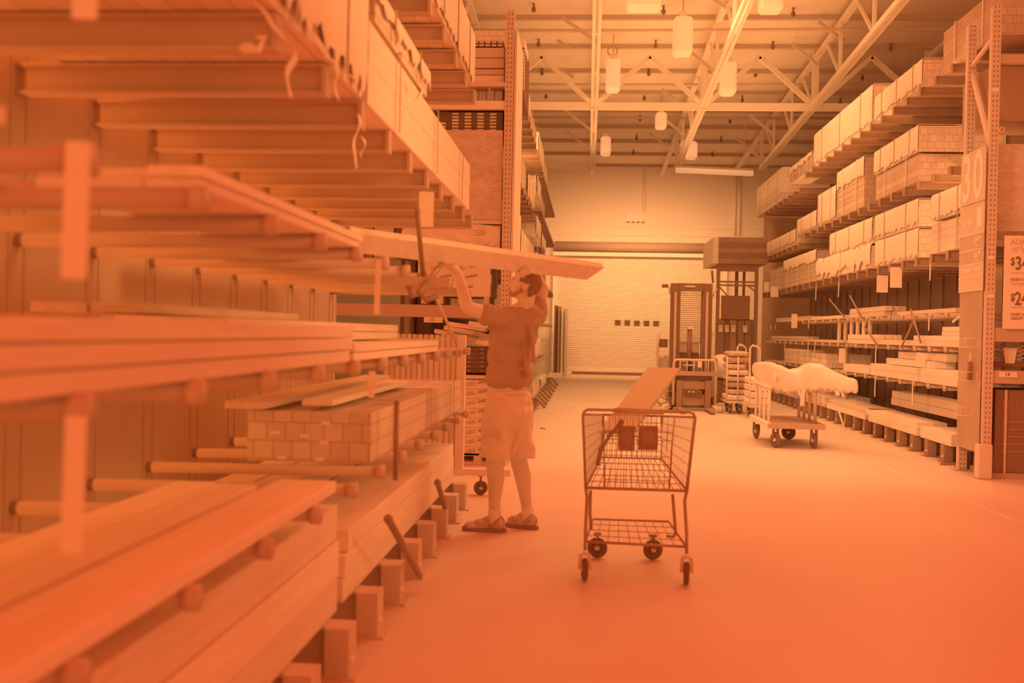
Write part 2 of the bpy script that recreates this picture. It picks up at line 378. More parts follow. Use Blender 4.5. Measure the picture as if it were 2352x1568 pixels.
# high-bay lamps
HB = None
for k, (px, py, Y, w, h, lab) in enumerate([(1408,175,22.2,.3,.66,'hanging by a ring above the aisle, before the cross truss'), (1672,182,22.2,.32,.66,'above the middle of the aisle, beside a truss chord'), (1391,336,29,.28,.5,'low over the man\'s rack side, close to the dock wall'), (1588,346,29,.3,.46,'low over the aisle, close to the dock wall'), (1518,278,27,.28,.4,'between the cross truss and the dock wall'), (1568,85,20.2,.36,.7,'high over the aisle with a bright reflector'), (1770,2,18.6,.4,.4,'cut by the top of the view over the aisle'), (1478,5,18.6,.6,.3,'bowl shaped, cut by the top of the view')]):
    p = PY(px, py, Y); t = thing('high_bay_lamp', 'pale boxy high bay lamp, %s' % lab, 'lamp', p, 'high bay lamps')
    MB().box(p.x-w/2, p.x+w/2, p.y-.2, p.y+.2, p.z-h/2, p.z+h/2, .05).build('lamp_shade', TUBEM, t)
    MB().box(p.x-.07, p.x+.07, p.y-.07, p.y+.07, p.z+h/2, p.z+h/2+.12, .01).build('ballast', TRUSS, t)
    MB().tube([p+Vector((0,0,h/2+.12)), (p.x, p.y, roofz(p.y)-.02)], .012, 6).build('hanger', PURL, t)
    if k == 0: MB().torus(p+Vector((-.02,0,h/2+.2)), (0,1,0), .1, .012).build('ring', STEELM, t)
# ------------------------------------------------------------------ dock wall
DX0 = PY(1278, 700, 36.5).x; DX1 = DX0+5.7; DZ = PY(1455, 590, 36.4).z
d = MB()
n = 62; vs = []; fs = []
for i in range(n*4+1):
    z = .12 + (DZ-.12)*i/(n*4); off = .018*math.sin(i*PI/2)
    vs += [(DX0, 36.42+off, z), (DX1, 36.42+off, z)]
for i in range(n*4): fs.append((2*i, 2*i+1, 2*i+3, 2*i+2))
d.add(vs, fs); d.box(DX0, DX1, 36.44, 36.49, .0, DZ)
door = struct(d.build('door_1', mat('rolling_door_slats', .78, .02, .6)))
struct(MB().box(DX0-.1, DX1+.1, 36.3, 36.46, 0, .1).build('door_bottom_bar', DK, door))
MB().box(DX0, DX1, 36.36, 36.42, .1, .22).build('door_bottom_rail', WHT, door)
m = MB()
m.box(DX0-.15, DX1+.15, 36.16, 36.42, DZ, DZ+.13); m.build('door_header', WHT, door)
m = MB().tube([(DX0-.1, 36.3, DZ+.33), (DX1+.1, 36.3, DZ+.33)], .17, 16); m.build('door_hood', STEELM, door)
for x in (DX0-.07, DX1+.07): MB().box(x-.07, x+.07, 36.3, 36.44, 0, DZ).build('guide_rail', WHT, door)
for i in range(5):
    p = PY(1419+i*22, 740+i*.5, 36.38)
    for j in (-1, 0, 1): MB().box(p.x-.1, p.x+.1, 36.37, 36.40, p.z+j*.065-.018, p.z+j*.065+.018).build('vent_slot', BLACK, door)
p = PY(1459, 499, 36.4); t = thing('dock_sign', 'small pale board with dark clips on the wall above the rolling door', 'sign', p)
MB().box(p.x-.31, p.x+.31, 36.42, 36.46, p.z-.14, p.z+.16).build('sign_board', WHT, t)
for i in range(4): MB().box(p.x-.27+i*.17, p.x-.2+i*.17, 36.4, 36.46, p.z-.19, p.z-.14).build('clip', DK, t)
for px, w, lab in [(1481, .03, 'meeting the small sign above the door'), (1700, .05, 'tall, close to the white packs'), (1690, .04, 'beside the tall pole near the white packs')]:
    q = PY(px, 430, 36.3); zlo = PY(px, 485 if px < 1500 else 540, 36.3).z
    tag(MB().tube([(q.x, 36.38, zlo), (q.x, 36.38, 7.1)], w, 8).build('conduit_pipe', WHT), 'thin vertical conduit on the dock wall, %s' % lab, 'pipe')
for zz in (520, 538):
    q = PY(1280, zz, 36.4).z; struct(MB().box(DX0-1, DX1+2, 36.47, 36.52, q-.012, q+.012).build('trim_%d' % (3 if zz == 520 else 4), mat('wall_joint', .7, .02)))
# leaning stacked doors beside the rolling door
for i in range(4):
    x = PY(1276+i*8, 800, 34.5).x
    t = tag(MB().box(x-.05, x+.04, 34.2-.1*i, 35.4, .12, 2.32-.03*i).build('door_slab', [DK, STEELM, WHT, POSTP][i]), ['dark', 'brown', 'white', 'tan'][i]+' slab standing on end beside the rolling door', 'slab')
tag(MB().box(PY(1262, 850, 34.4).x, PY(1312, 850, 34.4).x, 34.0, 35.6, 0, .12).build('floor_skid', WHT), 'low pale skid under the slabs beside the rolling door', 'skid')

# ------------------------------------------------------------------ racks
LX, RX = -.93, 4.17
IARM = [(-.035,0),(.035,0),(.035,.012),(.005,.016),(.005,.094),(.035,.098),(.035,.11),(-.035,.11),(-.035,.098),(-.005,.094),(-.005,.016),(-.035,.012)]
def cantilever(name, label, side, Ys, itiers, ptiers, ztop, base_h=.21, depth=1.2, colmat=None, tilt=0.0):
    """side -1: rack on the man's side (arms reach +X to LX); +1: rack behind the 30 sign (arms reach -X to RX)"""
    xe = LX if side < 0 else RX; xc = xe + side*depth
    near_ = Ys[0] < 10; DKS = STEEL if near_ else STEELR; ARMS = STEEL if near_ else STEELRM; colmat = DKS
    t = thing(name, label, 'rack', (xc, sum(Ys)/len(Ys), 0))
    for y in Ys:
        prof = [(-.08,-.06),(.08,-.06),(.08,-.045),(.008,-.045),(.008,.045),(.08,.045),(.08,.06),(-.08,.06),(-.08,.045),(-.008,.045),(-.008,-.045),(-.08,-.045)]
        MB().prism(prof, (xc, y, 0), (xc, y, ztop)).build('column', colmat, t)
        b = MB()
        h = base_h
        bp = [(-.06,0),(.06,0),(.06,.015),(.006,.018),(.006,h-.018),(.06,h-.015),(.06,h),(-.06,h),(-.06,h-.015),(-.006,h-.018),(-.006,.018),(-.06,.015)]
        b.prism(bp, (xc-side*.06, y, 0), (xe+side*.1, y, 0)); b.box(min(xe, xe+side*.1), max(xe, xe+side*.1), y-.07, y+.07, .012, h-.005)
        b.box(min(xe-side*.03, xe+side*.1), max(xe-side*.03, xe+side*.1), y-.09, y+.09, 0, .012)
        bo = b.build('base', mat('scuffed_base_steel', .5, .06, .6) if near_ else DKS, t)  # paler steel for the near bases
        mb = MB().tube([(xe-side*.012, y-.02, .07), (xe+side*.01, y-.02, .07)], .014, 8); mb.build('bolt', PAPER, bo)
        for z in itiers:
            m = MB().prism(IARM, (xc-side*.05, y, z), (xe, y, z)); m.box(min(xe-side*.004, xe+side*.012), max(xe-side*.004, xe+side*.012), y-.037, y+.037, z-.002, z+.1085)
            m.build('arm', ARMS, t)
        for z in ptiers:
            z0 = z + (.0 if side < 0 else 0)
            m = MB().tube([(xc-side*.05, y, z0-.01), (xe+side*.02, y, z0+tilt)], .025, 10)
            m.tube([(xe+side*.03, y, z0+tilt-.0), (xe-side*.006, y, z0+tilt)], .033, 10)
            m.build('pipe_arm', PIPE, t)
    return t
Lys = [1.31+.58*i for i in range(13)]
cantilever('cantilever_rack', 'dark steel cantilever rack with round arms that the blurred lumber lies on', -1, Lys[:6], [2.23, 3.22], [.755, 1.255, 1.72], 4.2)
cantilever('cantilever_rack', 'dark steel cantilever rack the man lifts the long plank onto', -1, Lys[6:], [2.23, 3.22], [.755, 1.255, 1.72], 4.2)
Rys = [11.95+.58*i for i in range(24)]
cantilever('cantilever_rack', 'brown cantilever rack directly behind the 30 sign panel', 1, Rys[:8], [2.36, 3.34, 4.53], [.86, 1.31, 1.72], 4.60)
cantilever('cantilever_rack', 'brown cantilever rack holding packs above the loaded platform cart', 1, Rys[8:16], [2.36, 3.34, 4.53], [.86, 1.31, 1.72], 5.6)
cantilever('cantilever_rack', 'brown cantilever rack beside the steel booth near the dock wall', 1, Rys[16:], [2.36, 3.2, 4.3], [.86, 1.31], 5.6)
Fys = [13.0+.6*i for i in range(26)]
cantilever('cantilever_rack', 'cantilever rack beyond the perforated post above the man\'s head', -1, Fys[:13], [2.36, 3.34, 4.53], [.86, 1.6], 5.5, depth=1.1)
cantilever('cantilever_rack', 'cantilever rack on the man\'s side reaching towards the rolling door', -1, Fys[13:], [2.36, 3.0, 3.7, 4.5], [.86, 1.6], 5.2, depth=1.1)

# ---- packs of lumber
def grooved(X0, X1, Y0, Y1, z0, z1, row=.088):
    """solid stack of boards with a groove at each course, one connected mesh"""
    n = max(1, round((z1-z0)/row)); h = (z1-z0)/n; g = .006; R = []; Lf = []
    for i in range(n):
        a, b = z0+i*h, z0+(i+1)*h; j = random.uniform(0, .006)
        R += [(X1-g, a), (X1-j, a+g), (X1-j, b-g), (X1-g, b)]; Lf += [(X0+g, a), (X0+j, a+g), (X0+j, b-g), (X0+g, b)]
    pr = R + Lf[::-1]; m = MB(); nn = len(pr)
    vs = [(x, Y0, z) for x, z in pr] + [(x, Y1, z) for x, z in pr]
    m.add(vs, [(i, (i+1) % nn, nn+(i+1) % nn, nn+i) for i in range(nn)])
    # end faces, course by course so that they stay flat
    for o, fl in ((0, False), (nn, True)):
        for i in range(n):
            q = (o+4*i, o+4*i+1, o+4*i+2, o+4*i+3, o+nn-1-(4*i+3), o+nn-1-(4*i+2), o+nn-1-(4*i+1), o+nn-1-4*i)
            m.f.append(q if fl else q[::-1]); m.sm.append(False)
    return m
def wrap_mesh(X0, X1, Y0, Y1, z0, z1, ragged=.02, ny=24, endflap=.0, sag=.01, seed=0):
    """draped sheet: side, top, side, with wavy lower hem, given thickness"""
    rnd = random.Random(seed); prof = []
    hz = [0, .25, .5, .75]; P = []
    for f in hz: P.append(('a', f))
    def section(y, r0, r1, w):
        pts = []
        zA = z0+r0; zB = z0+r1
        for f in (0, .33, .66): pts.append((X0-.004-w*(.4+f*.3), zA+(z1-zA)*f))
        pts.append((X0-.003, z1-.008)); pts.append((X0+.012, z1+.006+w))
        for f in (.25, .5, .75): pts.append((X0+(X1-X0)*f, z1+.008+w*1.5*math.sin(f*9+y*5)))
        pts.append((X1-.012, z1+.006+w)); pts.append((X1+.003, z1-.008))
        for f in (.66, .33, 0): pts.append((X1+.004+w*(.4+f*.3), zB+(z1-zB)*f))
        return pts
    rows = []
    for i in range(ny+1):
        y = Y0+(Y1-Y0)*i/ny; w = abs(rnd.gauss(0, sag))*.8
        rows.append([(x, y, z) for x, z in section(y, rnd.uniform(-ragged*.3, ragged), rnd.uniform(-ragged*.3, ragged), w)])
    n = len(rows[0]); vs = [p for r in rows for p in r]
    fs = [(i*n+j, i*n+j+1, (i+1)*n+j+1, (i+1)*n+j) for i in range(ny) for j in range(n-1)]
    m = MB(); m.add(vs, fs, True)
    # thickness: inner copy
    inner = [(x + (.002 if x < (X0+X1)/2 else -.002), y, z-.003) for x, y, z in vs]
    k = len(vs); m.v += inner
    for f in fs: m.f.append(tuple(i+k for i in f[::-1])); m.sm.append(True)
    edge = [i*n for i in range(ny+1)]
    for i in range(ny):
        for a, b in (((i)*n, (i+1)*n), ((i+1)*n+n-1, i*n+n-1)): m.f.append((a, b, b+k, a+k)); m.sm.append(False)
    for j in range(n-1):
        m.f.append((j+1, j, j+k, j+1+k)); m.sm.append(False); q = ny*n+j; m.f.append((q, q+1, q+1+k, q+k)); m.sm.append(False)
    return m
SEED = [1]
def pack(label, side, Y0, Y1, z0, z1, style='white', width=1.05, xoff=.0, row=.088, group=None, face=None, hem=.05, sag=.003):
    SEED[0] += 1
    xe = (LX if side < 0 else RX) + side*xoff if face is None else face
    X0, X1 = (xe-width, xe) if side < 0 else (xe, xe+width)
    t = thing('lumber_pack', label, 'lumber pack', ((X0+X1)/2, (Y0+Y1)/2, z0), group)
    body = grooved(X0+.01, X1-.01, Y0, Y1, z0, z1-.01, row).build('board_stack', {'white': PACKL, 'pale': PACKL, 'treated': PACKD, 'capped': PACKD, 'paper': PACKL}[style], t)
    if style in ('white', 'paper'):
        wrap_mesh(X0, X1, Y0-.012, Y1+.012, z0+(.02 if style == 'white' else .05), z1, hem, seed=SEED[0], ny=30, sag=sag).build('wrapping', WRAP if style == 'white' else KRAFT, t)
    if style == 'capped':
        wrap_mesh(X0, X1, Y0-.012, Y1+.012, z0+(z1-z0)*.62, z1, .06, seed=SEED[0], ny=22, sag=sag).build('wrapping', WRAP, t)
    ns = 2 if Y1-Y0 < 2 else 3
    for i in range(ns):
        y = Y0+(Y1-Y0)*(i+.5)/ns; m = MB(); w = .012; e = .005 if style in ('treated',) else .010
        xs0, xs1, zz0, zz1 = X0-e, X1+e, z0-.001, z1+e+.004
        m.box(xs0, xs0+.003, y-w, y+w, zz0, zz1); m.box(xs1-.003, xs1, y-w, y+w, zz0, zz1); m.box(xs0, xs1, y-w, y+w, zz1-.003, zz1)
        m.build('strap', STRAP if style in ('treated', 'capped') else STEELM, t)
    return t
def board(label, X0, X1, Y0, Y1, z0, z1, m=WOOD, group=None, name='board', cat='board', ch=.003):
    return tag(MB().box(X0, X1, Y0, Y1, z0, z1, ch).build(name, m), label, cat, group)
def ry(px, py=700, X=None): return PX(px, py, RX if X is None else X).y

# --- rack behind the 30 sign: top tiers
S = 'behind the 30 sign'
pack('dark treated pack on the top tier, its end jutting past the tall post', 1, 11.32, 13.05, 4.64, 5.16, 'treated', 1.6, .06)
pack('white wrapped shallow pack on the top tier beside the dark treated pack', 1, ry(2118, 160), ry(2010, 240), 4.64, 4.99, 'white')
pack('tall white wrapped pack on the top tier, the brightest and longest there', 1, ry(2004, 240), ry(1870, 330), 4.64, 5.22, 'white')
pack('half wrapped pack on the top tier beyond the tall white pack', 1, ry(1864, 390), 22.3, 4.64, 4.96, 'capped')
pack('tall dark ended pack closing the top tier towards the dock wall', 1, 23.2, ry(1737, 480), 4.41, 5.15, 'pale')
pack('treated pack under a white wrapped one on the second highest tier', 1, ry(2106, 440), ry(2009, 480), 3.45, 3.81, 'treated')
pack('white topped pack of square post ends on the second highest tier', 1, ry(2108, 330), ry(2008, 380), 3.83, 4.17, 'white', 1.08)
pack('strapped half wrapped pack in the middle of the second highest tier', 1, ry(1984, 400), ry(1922, 450), 3.45, 4.22, 'capped')
pack('narrow white pack hugging the strapped pack on the second highest tier', 1, ry(1919, 470), ry(1879, 480), 3.45, 4.03, 'white')
pack('low pale pack on the second highest tier above the crumpled sheets', 1, ry(1876, 470), ry(1832, 490), 3.45, 3.78, 'white')
pack('thin white pack at the dock end of the second highest tier', 1, ry(1828, 520), ry(1762, 530), 3.31, 3.62, 'paper')
pack('upper white pack beside the 30 sign panel on the third tier', 1, 11.9, 13.12, 2.87, 3.18, 'white')
pack('lower pale pack beside the 30 sign panel on the third tier', 1, 11.9, 13.12, 2.47, 2.84, 'pale')
pack('upper pale wrapped pack on the third tier, second from the 30 sign', 1, ry(2108, 500), ry(2010, 520), 2.87, 3.22, 'white')
pack('lower pale boarded pack on the third tier, second from the 30 sign', 1, ry(2108, 570), ry(2010, 600), 2.47, 2.84, 'white')
pack('upper white pack above the crumpled wrapping on the third tier', 1, ry(2003, 530), ry(1906, 560), 2.84, 3.22, 'white')
pack('pack in loose crumpled white wrapping on the third tier', 1, ry(2004, 600), ry(1879, 610), 2.47, 2.81, 'white', group=None, xoff=-.03, hem=.14, sag=.022)
pack('half wrapped treated pack on the third tier past the crumpled one', 1, ry(1874, 580), ry(1800, 600), 2.47, 3.05, 'capped')
pack('small slatted pack at the dock end of the third tier', 1, ry(1795, 600), ry(1758, 610), 2.47, 2.95, 'treated')

# hanging tags
def hang_tag(X, Y, ztop, h, w, label, side, m=PAPER, group=None, lean=0.0, snap=None):
    if snap:
        Y = min(snap[0], key=lambda q: abs(q-Y)); zt_ = min(snap[1], key=lambda q: abs(q-ztop)); h = h+zt_-ztop; ztop = zt_+.004; h = max(h, .1); X = RX+.004 if side > 0 else LX-.004
    xx = X-side*.006
    o = MB(); o.box(xx-.0015, xx+.0015, -w/2, w/2, -h, 0, 0)
    o = o.build('shelf_tag', m, None, origin=(xx, 0, 0)); o.location = (xx, Y, ztop); o.rotation_euler = (lean, 0, 0)
    return tag(o, label, 'tag', group)
def face_tag(p, w, h, label, m=PAPER, t_=.004):
    o = MB().box(p.x-w/2, p.x+w/2, p.y-t_, p.y, p.z-h/2, p.z+h/2).build('price_card', m); return tag(o, label, 'price card')
for k, (x0, x1, y0, y1, lab) in enumerate([(2014,2039,633,671,'crossed by a darker card under the third tier'), (2045,2071,614,660,'hanging free under the third tier near the 30 sign'), (1755,1766,648,670,'below the small slatted pack'), (1770,1788,658,682,'below the half wrapped treated pack'), (1927,1942,800,833,'hanging under the round arms beside the platform cart load'), (2102,2122,810,842,'tilted, standing on the boards near the 30 sign'), (1818,1831,721,753,'in the dark gap above the round arms')]):
    p = PX((x0+x1)/2, (y0+y1)/2, RX-.05); s = p.y/FPX; c = face_tag(p, (x1-x0)*s, (y1-y0)*s, 'pale price card, %s' % lab)
    if k == 5: c.rotation_euler = (0, .15, 0)
for k, (px, y0, y1, lean) in enumerate([(2114,602,647,0), (2111,714,760,0), (1920,650,682,.1), (1871,664,690,.05), (1859,706,732,0), (1766,718,738,0), (1783,716,738,0), (1794,786,810,0), (1845,790,815,0), (1873,786,816,0), (1996,797,834,0), (2105,886,934,0), (1998,872,910,0)]):
    a = PX(px, y0, RX-.04); b = PX(px, y1, RX-.04)
    hang_tag(RX-.03, a.y, a.z, a.z-b.z, 7*a.y/FPX, 'narrow white strip dangling from an arm of the rack behind the 30 sign', 1, STRAP, 'white strips dangling behind the 30 sign', lean, (Rys, [.86-.03, 1.31-.03, 1.72-.03, 2.36]))

# --- loose boards on the rack behind the sign.  (px0, px1, tier z, rows, columns, thickness, width, tone, words)
def stacked(pxn, pxf, z, rows, cols, th, wd, m, words, x0=0.0, step=.0, group='g', tone='pale'):
    Yn, Yf = ry(pxn, 850), ry(pxf, 850)
    for r in range(rows):
        for c in range(cols):
            j = random.uniform(-.06, .06); jx = random.uniform(0, .012)
            X = RX + x0 + c*(wd+.006) + jx
            cw = ['row at the aisle', 'second row in', 'third row in', 'fourth row in', 'fifth row in', 'sixth row in'][c]
            rw = ['bottom course', 'second course', 'third course', 'fourth course', 'fifth course', 'sixth course'][r]
            board('%s board on %s behind the 30 sign, %s, %s' % (tone, words, rw, cw) if 0 else '%s board on %s, %s, %s' % (tone, words, rw, cw), X, X+wd, Yn+j+step*r, Yf+j*.5-step*r*.4, z+r*(th+.002), z+r*(th+.002)+th, m, group)
ARM = .86+.035
stacked(2190, 2118, .21, 1, 3, .14, .14, WOOD, 'the base beams beside the sign panel', group='heavy timbers on the base beams')
stacked(2105, 1995, .21, 1, 3, .085, .18, WOOD, 'the base beams, middle length', group='heavy timbers on the base beams')
stacked(2108, 1990, .297, 1, 2, .085, .18, WOOD, 'the upper middle base pile', group='heavy timbers on the base beams')
stacked(1990, 1900, .21, 1, 3, .09, .2, WOOD, 'the base beams beyond the cart', group='heavy timbers on the base beams')
stacked(1996, 1905, .302, 1, 2, .08, .2, WOOD2, 'the upper base pile beyond the cart', group='heavy timbers on the base beams')
stacked(2150, 2000, .47, 2, 2, .1, .12, WOOD2, 'the set back base pile', x0=.3, group='heavy timbers on the base beams', tone='honey')
stacked(2199, 2113, ARM, 2, 3, .088, .088, WOOD, 'the lowest arms beside the sign panel', group='boards on the lowest arms')
stacked(2103, 1999, ARM, 2, 3, .085, .12, WOOD, 'the lowest arms, middle pile', group='boards on the lowest arms')
stacked(2135, 2026, ARM+.18, 1, 2, .085, .12, WOOD, 'the third level of the lowest arms', x0=.05, group='boards on the lowest arms')
stacked(2148, 2042, ARM+.27, 1, 2, .09, .12, WOOD, 'the topmost pile on the lowest arms', x0=.1, group='boards on the lowest arms')
stacked(1993, 1935, ARM, 1, 2, .12, .14, WOOD, 'the lowest arms past the card', group='boards on the lowest arms')
A2 = 1.31+.035
stacked(2204, 2012, A2, 1, 2, .07, .14, WOOD, 'the middle arms, long lowest run', group='boards on the middle arms')
stacked(2204, 2090, A2+.072, 1, 2, .06, .12, WOOD, 'the step beside the panel', x0=.03, group='boards on the middle arms')
stacked(2204, 2150, A2+.134, 2, 1, .05, .12, WOOD, 'the tallest step by the panel', x0=.05, group='boards on the middle arms')
stacked(2015, 1945, A2, 2, 3, .07, .1, WOOD, 'the middle arms, square cut pile', group='boards on the middle arms')
stacked(1935, 1850, A2, 1, 3, .05, .09, WOOD2, 'the middle arms over the cart load', group='boards on the middle arms')
stacked(1845, 1770, A2, 2, 3, .05, .09, WOOD2, 'the middle arms towards the booth', group='boards on the middle arms')
A3 = 1.72+.035
stacked(2165, 2036, A3, 1, 3, .05, .1, WOOD2, 'the highest arms near the sign panel', x0=.12, group='boards on the highest arms', tone='honey')
stacked(2020, 1940, A3, 2, 3, .07, .1, WOOD2, 'the highest arms, middle pile', x0=.05, group='boards on the highest arms', tone='honey')
stacked(1935, 1860, A3, 1, 4, .05, .09, WOOD, 'the highest arms, striped end pile', group='boards on the highest arms')
stacked(1855, 1780, A3, 2, 3, .04, .09, WOOD2, 'the highest arms towards the booth', group='boards on the highest arms')
# base packs further on
for k, (a, b, z0, z1) in enumerate([(1895, 1840, .21, .4), (1835, 1790, .21, .42), (1895, 1850, .9, 1.15), (1845, 1800, .9, 1.2)]):
    pack('pale low pack behind the platform cart, %s' % ['on the base beams beside its load', 'on the base beams beside the stacked trolley', 'on round arms beside its load', 'on round arms beside the stacked trolley'][k], 1, ry(a, 850), ry(b, 850), z0, z1, 'pale', .8)
# upright pickets leaning behind the cart
for i in range(14):
    px = 1852+i*7; p = PX(px, 800, RX+.35)
    tag(MB().box(p.x, p.x+.03, p.y-.05, p.y+.05, .25, 1.3-.02*(i % 3)).build('fence_picket', WOODD), 'brown fence picket standing in a row behind the cart load', 'fence picket', 'upright pickets behind the cart load')
for i in range(6):
    px = 1926+i*14; p = PX(px, 740, RX+.12)
    o = MB().box(p.x, p.x+.03, p.y-.06, p.y+.06, 1.36, 1.70).build('cut_slat', WOOD2 if i % 2 else WOOD)
    tag(o, 'short slat standing upright between the middle and highest round arms', 'slat', 'short upright slats between the arms')
# black diagonal holder rods
for k, (x0, y0, x1, y1, X, lab) in enumerate([(1953,680,1978,728,RX-.06,'over the highest round arms beside a strip'), (1986,750,2018,797,RX-.06,'over the middle round arms near the short slats'), (2092,712,2115,787,RX-.06,'crossing another near the sign panel'), (2099,735,2070,798,RX-.06,'crossed under another near the sign panel'), (1906,688,1938,727,RX-.06,'leaning above the short upright slats'), (2190,738,2204,727,RX-.06,'thin, touching the sign panel')]):
    a = PX(x0, y0, X); b = PX(x1, y1, X)
    m = MB().tube([a, b], .013, 8); m.ball(a, .018, 8, 6)
    tag(m.build('stop_rod', CHROME if k != 5 else WOOD), 'slanting %s stop rod %s' % ('dark' if k != 5 else 'pale', lab), 'rod', 'slanting stop rods')
# dark divider sheets, added behind the racks to fill the shaded gaps
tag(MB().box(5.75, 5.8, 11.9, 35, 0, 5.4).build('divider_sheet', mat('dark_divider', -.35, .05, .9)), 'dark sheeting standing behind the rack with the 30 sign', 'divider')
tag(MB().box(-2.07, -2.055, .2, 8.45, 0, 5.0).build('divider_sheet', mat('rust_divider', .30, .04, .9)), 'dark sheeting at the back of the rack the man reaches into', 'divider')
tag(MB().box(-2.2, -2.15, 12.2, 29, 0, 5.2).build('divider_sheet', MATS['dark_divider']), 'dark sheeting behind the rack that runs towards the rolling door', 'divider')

# ------------------------------------------------------------------ rack at the aisle mouth (30 sign)
pf = PY(2262, 1090, 11.1); FXc = pf.x
tR = thing('end_rack', 'perforated steel end rack carrying the 30 sign and the price poster', 'rack', (FXc, 11.4, 0))
def cpost(x, y, h, parent, perf=True, z0=0):
    m = MB(); m.box(x-.045, x+.045, y-.035, y+.035, z0, h)
    return m.build('post', POST if perf else POSTP, parent, origin=(x, y, 0))
cpost(FXc, 11.1, 4.86, tR); cpost(FXc-.0, 11.78, 4.86, tR); cpost(FXc+2.7, 11.1, 4.86, tR)
MB().box(FXc-.085, FXc+.05, 11.04, 11.17, 0, .36, .006).build('foot_guard', POSTP, tR)
for x, y in ((FXc, 11.1), (FXc, 11.78)): MB().box(x-.09, x+.09, y-.08, y+.08, 0, .012).build('foot_plate', STEELM, tR)
def zz(py, Y=11.1, px=2283): return PY(px, py, Y).z
MB().bar((FXc, 11.14, zz(82)), (FXc, 11.74, zz(110)-.02), .03, .045).build('brace', POSTP, tR)
MB().bar((FXc, 11.74, zz(168, 11.7)), (FXc, 11.16, zz(335)), .03, .06).build('brace', POSTP, tR)
for (y0, y1, nm) in [(125, 147, 'beam'), (752, 784, 'beam'), (850, 880, 'beam')]:
    MB().box(FXc+.045, FXc+2.7, 11.08, 11.15, zz(y1), zz(y0)).build(nm, BEAM, tR)
MB().box(FXc+.06, FXc+2.65, 11.15, 11.8, zz(880)+.02, zz(880)+.05).build('shelf_deck', STEELM, tR)
MB().box(FXc+.06, FXc+2.65, 11.15, 11.8, zz(784)+.02, zz(784)+.05).build('shelf_deck', STEELM, tR)
MB().bar((FXc, 11.16, .28), (FXc, 11.74, .28), .03, .07).build('base_tie', STEELM, tR)
m = MB().torus((FXc+.07, 11.05, zz(300)), (0,1,0), .025, .005); m.build('ring_pin', POSTP, tR)
for py in (208, 680, 592): MB().box(FXc-.03, FXc+.03, 11.058, 11.064, zz(py)-.02, zz(py)+.02).build('sticker', PAPER, tR)
tag(MB().box(FXc+.05, FXc+2.6, 11.2, 11.23, zz(528), zz(326)).build('strand_board_panel', OSB), 'strand board panel fixed above the price poster', 'panel')
tag(MB().box(FXc+.1, FXc+2.6, 11.5, 12.3, zz(326)+.3, zz(130)).build('storage_crate', mat('dark_crate', .0, .04, .8)), 'dark crate stored behind the high beam above the strand board', 'crate')
# sheet metal end panel + signs (plane facing the aisle)
Xp = FXc-.055
def py_y(px, py): return PX(px, py, Xp).y
def pz_z(px, py): return PX(px, py, Xp).z
tP = thing('side_panel', 'sheet metal panel below the 30 sign with wire holders', 'panel', (Xp, 11.45, .25))
MB().box(Xp-.006, Xp, 11.12, 11.76, .27, 2.0).build('metal_sheet', mat('sheet_metal', .15, .06, .35, spec=.5), tP)
def holder(zc_, yc_, w=.2, d=.12, h=.09):
    m = MB(); x0 = Xp-.008
    for dz in (0, h):
        m.tube([(x0, yc_-w/2, zc_+dz), (x0-d, yc_-w/2, zc_+dz), (x0-d, yc_+w/2, zc_+dz), (x0, yc_+w/2, zc_+dz)], .003, 5)
    for i in range(5):
        yy = yc_-w/2+w*i/4; m.tube([(x0-d, yy, zc_), (x0-d, yy, zc_+h)], .002, 5)
    m.tube([(x0, yc_-w/2, zc_), (x0, yc_-w/2, zc_+h)], .003, 5)
    return m.build('wire_holder', WHT, tP)
holder(pz_z(2235, 797), 11.3); holder(pz_z(2225, 872), 11.35, .26); holder(pz_z(2215, 950), 11.42)
t = thing('caulk_tube', 'caulk cartridge with pale nozzle standing in a wire holder', 'caulk tube', (Xp-.05, 11.3, pz_z(2235, 876)))
zt0 = pz_z(2235, 874); MB().tube([(Xp-.05, 11.3, zt0), (Xp-.05, 11.3, zt0+.2)], .024, 12).build('cartridge', DK, t)
MB().tube([(Xp-.05, 11.3, zt0+.2), (Xp-.05, 11.3, zt0+.29)], .01, 8, True, [.011, .003]).build('nozzle', WHT, t)
def sign(z0, z1, label, m, items, y0=11.08, y1=11.78, name='aisle_sign', tilt=0):
    t = thing(name, label, 'sign', (Xp-.02, (y0+y1)/2, z0))
    MB().box(Xp-.022, Xp-.012, y0, y1, z0, z1, .002).build('sign_board', m, t)
    MB().box(Xp-.026, Xp-.012, y0, y1, z1-.012, z1).build('top_edge', mat('sign_edge', .75, .02), t)
    for (s, size, yo, zo, sx, bold, mm) in items:
        text(s, size, Vector((Xp-.0245, (y0+y1)/2+yo, (z0+z1)/2+zo)), FACE_NEG_X, mm, 'lettering', t, sx, bold=bold)
    return t
SIGNM = mat('tan_sign', .5, .03, .6); SIGND = mat('dark_sign', .3, .04, .6)
zA = pz_z(2262, 338); zB = pz_z(2256, 464); zC = pz_z(2255, 533); zD = pz_z(2254, 570); zE = pz_z(2254, 602); zF = pz_z(2253, 633); zG = pz_z(2252, 668)
